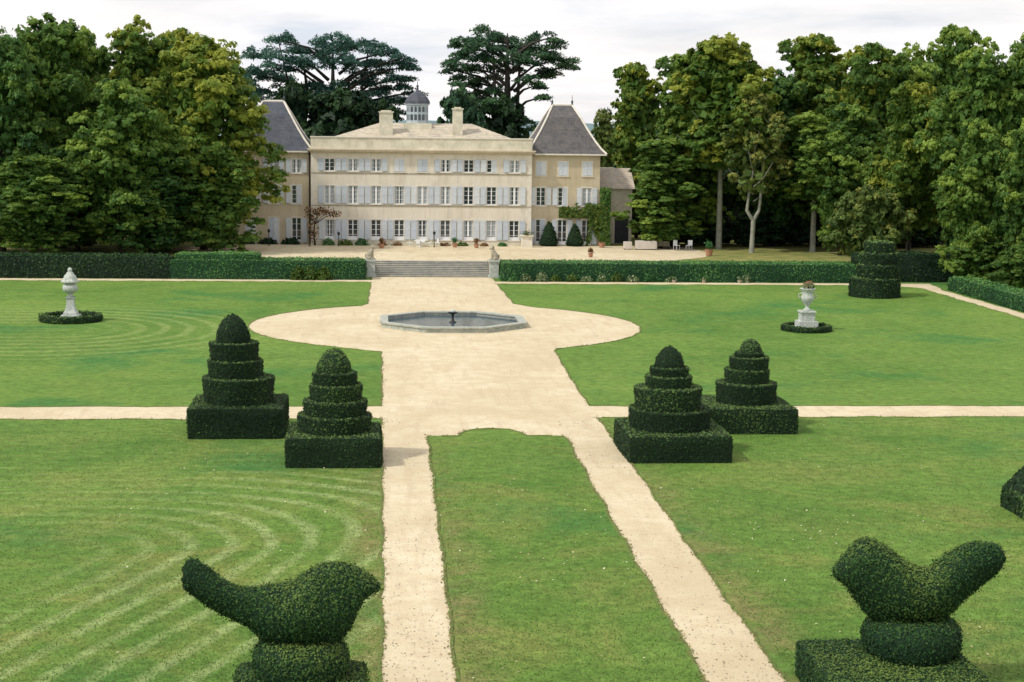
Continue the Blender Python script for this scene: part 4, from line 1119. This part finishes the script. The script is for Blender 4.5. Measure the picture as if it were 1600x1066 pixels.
# shrubs along the foot of the facade
SH = [(-6.0, .8, .9, 'hedge_leaf', 'dark green shrub at the foot of the facade under the first window'), (-3.9, 1.0, .8, 'ivy_leaf', 'yellow-green shrub at the foot of the facade under the second window'),
      (-1.9, .9, .9, 'hedge_leaf', 'green shrub at the foot of the facade under the third window'), (.6, .6, .45, 'russet_leaf', 'small brown plant by the facade under the fourth ground floor window'),
      (2.4, .7, .5, 'russet_leaf', 'small brown plant left of the white garden table'), (8.3, .7, .5, 'russet_leaf', 'small brown plant right of the white garden table'), (10.4, .8, .6, 'ivy_leaf', 'low olive plant under the seventh ground floor window'),
      (13.1, .6, .45, 'russet_leaf', 'small brown plant under the eighth ground floor window'), (15.4, .6, .5, 'hedge_leaf', 'low green plant under the last ground floor window')]
for k, (x, r, h, mt, lab) in enumerate(SH):
    leafy('low_shrub', lab, 'shrub', x, 204.6, TZ, r, .5, h, mt, 400+k, .12, 120, 'shrubs along the foot of the facade')
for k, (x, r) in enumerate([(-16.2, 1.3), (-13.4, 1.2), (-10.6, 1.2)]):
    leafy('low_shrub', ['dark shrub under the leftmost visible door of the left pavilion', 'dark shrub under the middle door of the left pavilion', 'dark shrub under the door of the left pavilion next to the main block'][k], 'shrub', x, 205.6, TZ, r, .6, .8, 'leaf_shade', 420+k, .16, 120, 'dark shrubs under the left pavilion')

# flower bed plants along the right hedge and left of the steps
BED = [(14.2, 'hedge_leaf'), (15.6, 'bed_leaf'), (17.2, 'bed_leaf'), (18.7, 'ivy_leaf'), (20.4, 'ivy_leaf'), (22.0, 'bed_leaf'), (23.6, 'bed_leaf'), (25.2, 'ivy_leaf'), (26.9, 'bed_leaf'), (28.6, 'hedge_leaf'), (31.0, 'bed_leaf'), (34.5, 'hedge_leaf'), (39.0, 'bed_leaf')]
for k, (x, mt) in enumerate(BED):
    leafy('border_plant', 'loose pale-flowered plant in the border at the foot of the right hedge', 'plant', x, 173.3+.3*(k % 2), 0, .55+.2*(k % 3)/2, .4, .7+.35*((k*7) % 5)/4, mt, 440+k, .10, 120, 'border plants at the foot of the right hedge')
for k, x in enumerate((-8.2, -6.9, -5.6)):
    leafy('border_plant', 'fresh green bushy plant in front of the left hedge near the stairway', 'plant', x, 174.0, 0, .85, .5, 1.5, 'ivy_leaf', 470+k, .13, 110, 'bushy plants in front of the left hedge')
for k, x in enumerate((31.2, 34.4, 38.2)):
    m = MB(); V, Fc = lathe([(0, 0), (.15, 0), (.2, .28), (.22, .32), (.18, .32), (0, .28)], 14); m.add(V, Fc)
    t = thing('stone_pot', 'small pale stone pot on the path edge before the right hedge', 'pot', (x, 173.0, 0), 0, 'pale pots before the right hedge')
    m.build('pot', M['old_stone'], t)
    rng = np.random.default_rng(k); P = rng.normal(size=(60, 3))*.13+np.array([0, 0, .42]); m = MB(); lv, lf = leaf_quads(P, P, .09, rng); m.add(lv, lf, rng.random(60)); m.build('plant', M['bed_leaf'], t)

# ------------------------------------------------------------------ terrace furniture
def make_chair():
    t = thing('garden_chair', 'white garden chair at the round table before the facade', 'chair', (0, 0, TZ+.02), 0, 'white garden chairs')
    m = MB(); m.box(-.24, .24, -.24, .24, .42, .46); m.build('seat', M['white_paint'], t)
    m = MB(); m.box(-.24, .24, .2, .24, .463, .95); m.build('backrest', M['white_paint'], t)
    for a in (-.21, .21):
        for b in (-.21, .21):
            m = MB(); m.add(*tube([(a, b, 0), (a*.95, b*.95, .42)], [.02, .025], 6)); m.build('leg', M['white_paint'], t)
    return t
def make_table():
    t = thing('garden_table', 'white round garden table on the terrace before the fifth ground floor window', 'table', (5.2, 203.4, TZ+.02))
    m = MB(); V, Fc = lathe([(0, .7), (.75, .7), (.77, .74), (0, .745)], 28); m.add(V, Fc); m.build('tabletop', M['white_paint'], t)
    m = MB(); V, Fc = lathe([(.34, 0), (.3, .04), (.06, .12), (.05, .698)], 12); m.add(V, Fc); m.build('table_leg', M['white_paint'], t)
    return t
tb = make_table(); ch = make_chair()
spots = [(4.1, 203.5, PI/2, 'white garden chair left of the round table before the facade'), (6.3, 203.3, -PI/2, 'white garden chair right of the round table before the facade'),
         (4.9, 202.3, PI, 'white garden chair in front of the round table, its back to the lawn'), (5.6, 204.5, 0, 'white garden chair behind the round table, closest to the facade'),
         (36.4, 200.6, .5, 'left white garden chair of the pair on the gravel before the right wood'), (37.9, 200.4, -.7, 'right white garden chair of the pair on the gravel before the right wood'),
         (7.2, 203.9, -1.2, 'white garden chair standing apart to the right of the round table')]
for i, (x, y, rz, lab) in enumerate(spots):
    c = ch if i == 0 else copy_tree(ch)
    c.location = (x, y, TZ+.02); c.rotation_euler[2] = rz; c['label'] = lab
    if i in (4, 5): c.scale = (1.25, 1.25, 1.25)

def pot(label, x, y, s, mat='russet_leaf', seed=0):
    t = thing('potted_plant', label, 'potted plant', (x, y, TZ+.02), 0, 'potted plants on the terrace')
    m = MB(); V, Fc = lathe([(0, 0), (.22*s, 0), (.32*s, .45*s), (.36*s, .5*s), (.28*s, .5*s), (0, .44*s)], 16); m.add(V, Fc); m.build('pot', M['terracotta'], t)
    rng = np.random.default_rng(seed); P = rng.normal(size=(160, 3))*.14*s+np.array([0, 0, .85*s]); m = MB(); lv, lf = leaf_quads(P, P-np.array([0, 0, .8*s]), .11, rng); m.add(lv, lf, rng.random(120)); m.build('plant', M[mat], t)
pot('terracotta pot with a brown plant on the gravel above the left statue', .5, 200.3, 1.1, 'russet_leaf', 1)
pot('terracotta pot with a green plant right of the white chairs', 9.4, 202.4, 1.0, 'hedge_leaf', 2)
pot('terracotta pot with a brown plant before the seventh ground floor window', 12.0, 201.8, 1.0, 'russet_leaf', 3)
pot('terracotta pot with a plant on the gravel in front of the creeper', 27.6, 203.5, 1.3, 'ivy_leaf', 4)
pot('lone low terracotta pot nearest the hedge on the right of the terrace', 24.3, 188.5, .9, 'russet_leaf', 5)
pot('broad terracotta pot with dark leaves where gravel meets grass', 38.6, 191.5, 1.5, 'hedge_leaf', 6)

def stone_block():
    t = thing('stone_pier', 'square stone pier with a mossy cap at the right corner of the main facade', 'pier', (18.3, 203.6, TZ))
    m = MB(); m.box(-.65, .65, -.5, .5, 0, 1.35); m.build('pier_body', M['stucco'], t)
    m = MB(); m.box(-.8, .8, -.65, .65, 1.353, 1.5); m.build('cap', M['parapet'], t)
    rng = np.random.default_rng(3); P = rng.normal(size=(200, 3))*np.array([.35, .3, .2])+np.array([0, 0, 1.7]); m = MB(); lv, lf = leaf_quads(P, P, .12, rng); m.add(lv, lf, rng.random(200)*.5); m.build('plant', M['leaf_olive'], t)
stone_block()

def draped(label, x, y, w, d, h, mat, name='draped_table', cat='table'):
    t = thing(name, label, cat, (x, y, TZ+.02))
    m = MB(); V, Fc = rbox(-w/2, w/2, -d/2, d/2, .12, h, .06, .25, .05, 8); m.add(V, Fc); m.build('tablecloth', M[mat], t)
    for a in (-w/2+.12, w/2-.12):
        for b in (-d/2+.12, d/2-.12):
            m = MB(); m.box(a-.04, a+.04, b-.04, b+.04, 0, h-.05); m.build('leg', M['dark_metal'], t)
draped('long table under a pale pinkish cloth on the gravel beside the outbuilding', 32.6, 200.6, 2.6, 1.0, 1.1, 'pink_cloth')
draped('narrow table under a pinkish cloth left of the long cloth-covered table', 30.4, 200.9, 1.0, .8, .95, 'pink_cloth')

def bench():
    t = thing('park_bench', 'dark wooden bench between the cloth-covered table and the white chairs', 'bench', (34.7, 201.4, TZ))
    m = MB(); [m.box(-1, 1, -.25+.17*k, -.12+.17*k, .43, .47) for k in range(3)]; m.build('seat', M['old_stone'], t)
    m = MB(); [m.box(-1, 1, .27, .31, .55+.15*k, .65+.15*k) for k in range(3)]; m.build('backrest', M['old_stone'], t)
    for a in (-.9, .9):
        m = MB(); m.box(a-.04, a+.04, -.24, -.16, 0, .428); m.box(a-.04, a+.04, .315, .38, 0, .98); m.build('leg', M['dark_metal'], t)
bench()
for k, (x, y, h, lab) in enumerate([(-13.1, 203.2, 1.6, 'dark slim lamp post before the middle door of the left pavilion'), (-8.2, 202.8, 1.5, 'dark slim lamp post at the corner between left pavilion and main block'), (-4.7, 203.6, 1.3, 'dark slim lamp post before the second ground floor window'), (6.9, 202.6, 1.5, 'dark slim lamp post right beside the white table group')]):
    t = thing('lamp_post', lab, 'lamp post', (x, y, TZ), 0, 'slim dark garden lamps')
    m = MB(); V, Fc = lathe([(.14, 0), (.12, .06), (.05, .1), (.045, h)], 10); m.add(V, Fc); m.build('pole', M['dark_metal'], t)
    m = MB(); V, Fc = lathe([(.05, h), (.14, h+.05), (.17, h+.28), (.2, h+.32), (.05, h+.42), (0, h+.5)], 10); m.add(V, Fc); m.build('lamp_head', M['dark_metal'], t)

# ------------------------------------------------------------------ grass tufts on the edges, fallen leaves
def pip(P, poly):
    x, y = P[:, 0], P[:, 1]; inn = np.zeros(len(P), bool); n = len(poly); j = n-1
    for i in range(n):
        xi, yi, xj, yj = poly[i][0], poly[i][1], poly[j][0], poly[j][1]
        if yi != yj:
            inn ^= ((yi > y) != (yj > y)) & (x < (xj-xi)*(y-yi)/(yj-yi)+xi)
        j = i
    return inn
def in_other(P, r=.0):
    """points that have gravel on every side: the joints between two sheets"""
    cnt = np.ones(len(P), bool)
    for k in range(8):
        a = 2*PI*k/8; Q = P+np.array([math.cos(a), math.sin(a)])*.28; hit = np.zeros(len(P), bool)
        for e in EDGES[:8]: hit |= pip(Q, e)
        cnt &= hit
    return cnt
def lawn_edge():
    m = MB()
    for pts in EDGES[:8]:
        n = len(pts); nx = np.roll(pts, -1, 0); area = np.sum(pts[:, 0]*nx[:, 1]-nx[:, 0]*pts[:, 1])
        tg = nx-np.roll(pts, 1, 0); tg /= np.linalg.norm(tg, axis=1, keepdims=True)+1e-9
        outw = np.stack([tg[:, 1], -tg[:, 0]], 1)*(1 if area > 0 else -1)
        joint = np.zeros(n, bool)
        for e in EDGES[:8]:
            if e is not pts: joint |= pip(pts+outw*.35, e)
        hgt = .045+.018*np.sin(np.arange(n)*1.7)
        prof = [(-.01, .004), (.015, 1.0), (.09, .9), (.20, -.1)]
        V = np.concatenate([np.c_[pts+outw*o, (hgt*h if h > .5 else np.full(n, h if h < 0 else .03))] for o, h in prof])
        Fc = []
        for i in range(n):
            j = (i+1) % n
            if joint[i] or joint[j] or np.linalg.norm(pts[j]-pts[i]) > 3: continue
            for k in range(3): Fc.append((k*n+i, k*n+j, (k+1)*n+j, (k+1)*n+i))
        m.add(V, np.array(Fc))
    struct('lawn_edge', m, M['lawn_rim'])
M['lawn_rim'] = simple('lawn_rim', (.12, .11, .04), (.11, .20, .036), 1.1, .95, .5, 14)
lawn_edge()
def edge_tufts():
    rng = np.random.default_rng(77); P = []
    for pts in EDGES[:8]:
        n = len(pts)
        for i in range(n):
            a, b = pts[i], pts[(i+1) % n]; L = np.linalg.norm(b-a)
            if L > 3: continue
            dist = max(40, (a[1]+b[1])/2)
            k = int(L*min(16, 900/dist))
            u = rng.random((k, 1)); q = a+(b-a)*u+rng.normal(size=(k, 2))*.055
            P.append(q)
    P = np.concatenate(P)
    inside = in_other(P, 0.0)
    P = P[~inside]; n = len(P)
    Q = np.concatenate([P, rng.uniform(.03, .08, (n, 1))], 1)
    N = np.tile(np.array([0., -.15, 1.]), (n, 1))
    lv, lf = leaf_quads(Q, N, .045, rng, .5, .7)
    m = MB(); m.add(lv, lf, np.clip(rng.normal(.45, .25, n), 0, 1))
    tag(m.build('edge_grass', M['edge_leaf']), kind='stuff')
M['edge_leaf'] = leafmat('edge_grass', (.10, .11, .035), (.20, .21, .06), (.36, .32, .12), .3)
edge_tufts()

def grass_blades():
    rng = np.random.default_rng(78); n = 190000
    y = 42+52*rng.random(n)**1.5; half = .31*y+1; x = rng.uniform(-.27, .44, n)*y
    on = ~(((x > .1) & (x < 2.65)) | ((x > 9.75) & (x < 12.6)) | (y > 91.6) | ((y > 86.4) & (x > 0) & (x < 12.6)))
    x, y = x[on], y[on]; n = len(x)
    lv, lf = leaf_quads(np.stack([x, y, rng.uniform(.0, .035, n)], 1), np.tile(np.array([0., -.3, .9]), (n, 1)), .034, rng, .6, .5)
    m = MB(); m.add(lv, lf, np.clip(rng.normal(.5, .17, n), 0, 1))
    tag(m.build('grass_blades', M['blade']), kind='stuff')
M['blade'] = leafmat('grass_blade', (.064, .150, .026), (.122, .218, .042), (.26, .32, .09), .4)
grass_blades()

def litter(name, mat, n, seed, region, size):
    rng = np.random.default_rng(seed); P = []
    for (x0, x1, y0, y1, w) in region:
        k = int(n*w); c = np.stack([rng.uniform(x0, x1, k), rng.uniform(y0, y1, k)], 1); P.append(c)
    P = np.concatenate(P); keep = wob(np.c_[P, P[:, :1]*0], .5, .35, seed)+.45 > rng.random(len(P)); P = P[keep]; k = len(P)
    lv, lf = leaf_quads(np.c_[P, rng.uniform(.03, .05, k)], np.tile([0., 0., 1.], (k, 1)), size, rng, .25, .7)
    m = MB(); m.add(lv, lf, rng.random(k)); tag(m.build(name, M[mat]), kind='stuff')
M['pale_leaf'] = leafmat('fallen_leaf_pale', (.35, .33, .16), (.5, .48, .26), (.72, .7, .5), .1)
M['brown_leaf'] = leafmat('fallen_leaf_brown', (.09, .06, .03), (.16, .11, .06), (.26, .18, .10), .05)
litter('fallen_leaves', 'pale_leaf', 1300, 5, [(2.6, 9.8, 40, 86, .42), (12.6, 27, 40, 90, .7), (-12, .1, 40, 85, .45)], .045)
litter('fallen_leaves_on_gravel', 'brown_leaf', 2600, 6, [(.3, 2.4, 42, 92, .55), (10, 12.2, 42, 92, .65), (1, 12, 92, 175, .25)], .03)

# ------------------------------------------------------------------ world, sun, camera
w = bpy.data.worlds.new('World'); scn.world = w; w.use_nodes = True
nt = w.node_tree; nt.nodes.clear()
SUN_EL, SUN_AZ = R(48), R(247)      # azimuth clockwise from +Y: the sun stands to the left and a little behind the camera
sky = nd(nt, 'ShaderNodeTexSky'); sky.sky_type = 'NISHITA'; sky.sun_disc = False
sky.sun_elevation = SUN_EL; sky.sun_rotation = SUN_AZ; sky.dust_density = 2.0
tc = nd(nt, 'ShaderNodeTexCoord')
sep = nd(nt, 'ShaderNodeSeparateXYZ'); lk(nt, tc.outputs['Generated'], sep.inputs[0])
zz = mth(nt, 'ADD', mth(nt, 'MAXIMUM', sep.outputs[2], 0.0), .12)
cb = nd(nt, 'ShaderNodeCombineXYZ'); lk(nt, mth(nt, 'DIVIDE', sep.outputs[0], zz), cb.inputs[0]); lk(nt, mth(nt, 'DIVIDE', sep.outputs[1], zz), cb.inputs[1])
n1 = noise(nt, .55, 7, .58, cb.outputs[0], .6)
cover = ramp(nt, n1, [(.30, .72), (.52, 1.0)])
n2 = noise(nt, .9, 6, .55, cb.outputs[0], .4)
cl = ramp(nt, n2, [(.30, (.74, .79, .87)), (.46, (1.0, .985, .995)), (.60, (1.12, 1.07, 1.06))])
skyc = mix(nt, 1.0, sky.outputs[0], (.10, .10, .10), 'MULTIPLY')
bg = nd(nt, 'ShaderNodeBackground'); bg.inputs['Strength'].default_value = 1.0
lk(nt, mix(nt, cover, skyc, cl), bg.inputs['Color'])
wo = nd(nt, 'ShaderNodeOutputWorld'); lk(nt, bg.outputs[0], wo.inputs['Surface'])

sl = bpy.data.lights.new('sun', 'SUN'); sl.energy = 2.8; sl.angle = R(4); sl.color = (1, .95, .86)
so = bpy.data.objects.new('sun', sl); COL.objects.link(so)
d = np.array([math.sin(SUN_AZ)*math.cos(SUN_EL), math.cos(SUN_AZ)*math.cos(SUN_EL), math.sin(SUN_EL)])
from mathutils import Vector, Matrix
so.rotation_euler = Vector(d).to_track_quat('Z', 'Y').to_euler(); so.location = (0, 0, 60)

cd = bpy.data.cameras.new('camera'); co = bpy.data.objects.new('camera', cd); COL.objects.link(co)
cd.sensor_width = 36; cd.lens = 36*F/1600; cd.clip_end = 6000; cd.clip_start = .5
co.matrix_world = Matrix(((_r[0], _u[0], -_f[0], 0), (_r[1], _u[1], -_f[1], 0), (_r[2], _u[2], -_f[2], CH), (0, 0, 0, 1)))
scn.camera = co
vs = scn.view_settings; vs.view_transform = 'Standard'; vs.look = 'None'; vs.exposure = .03; vs.gamma = 1
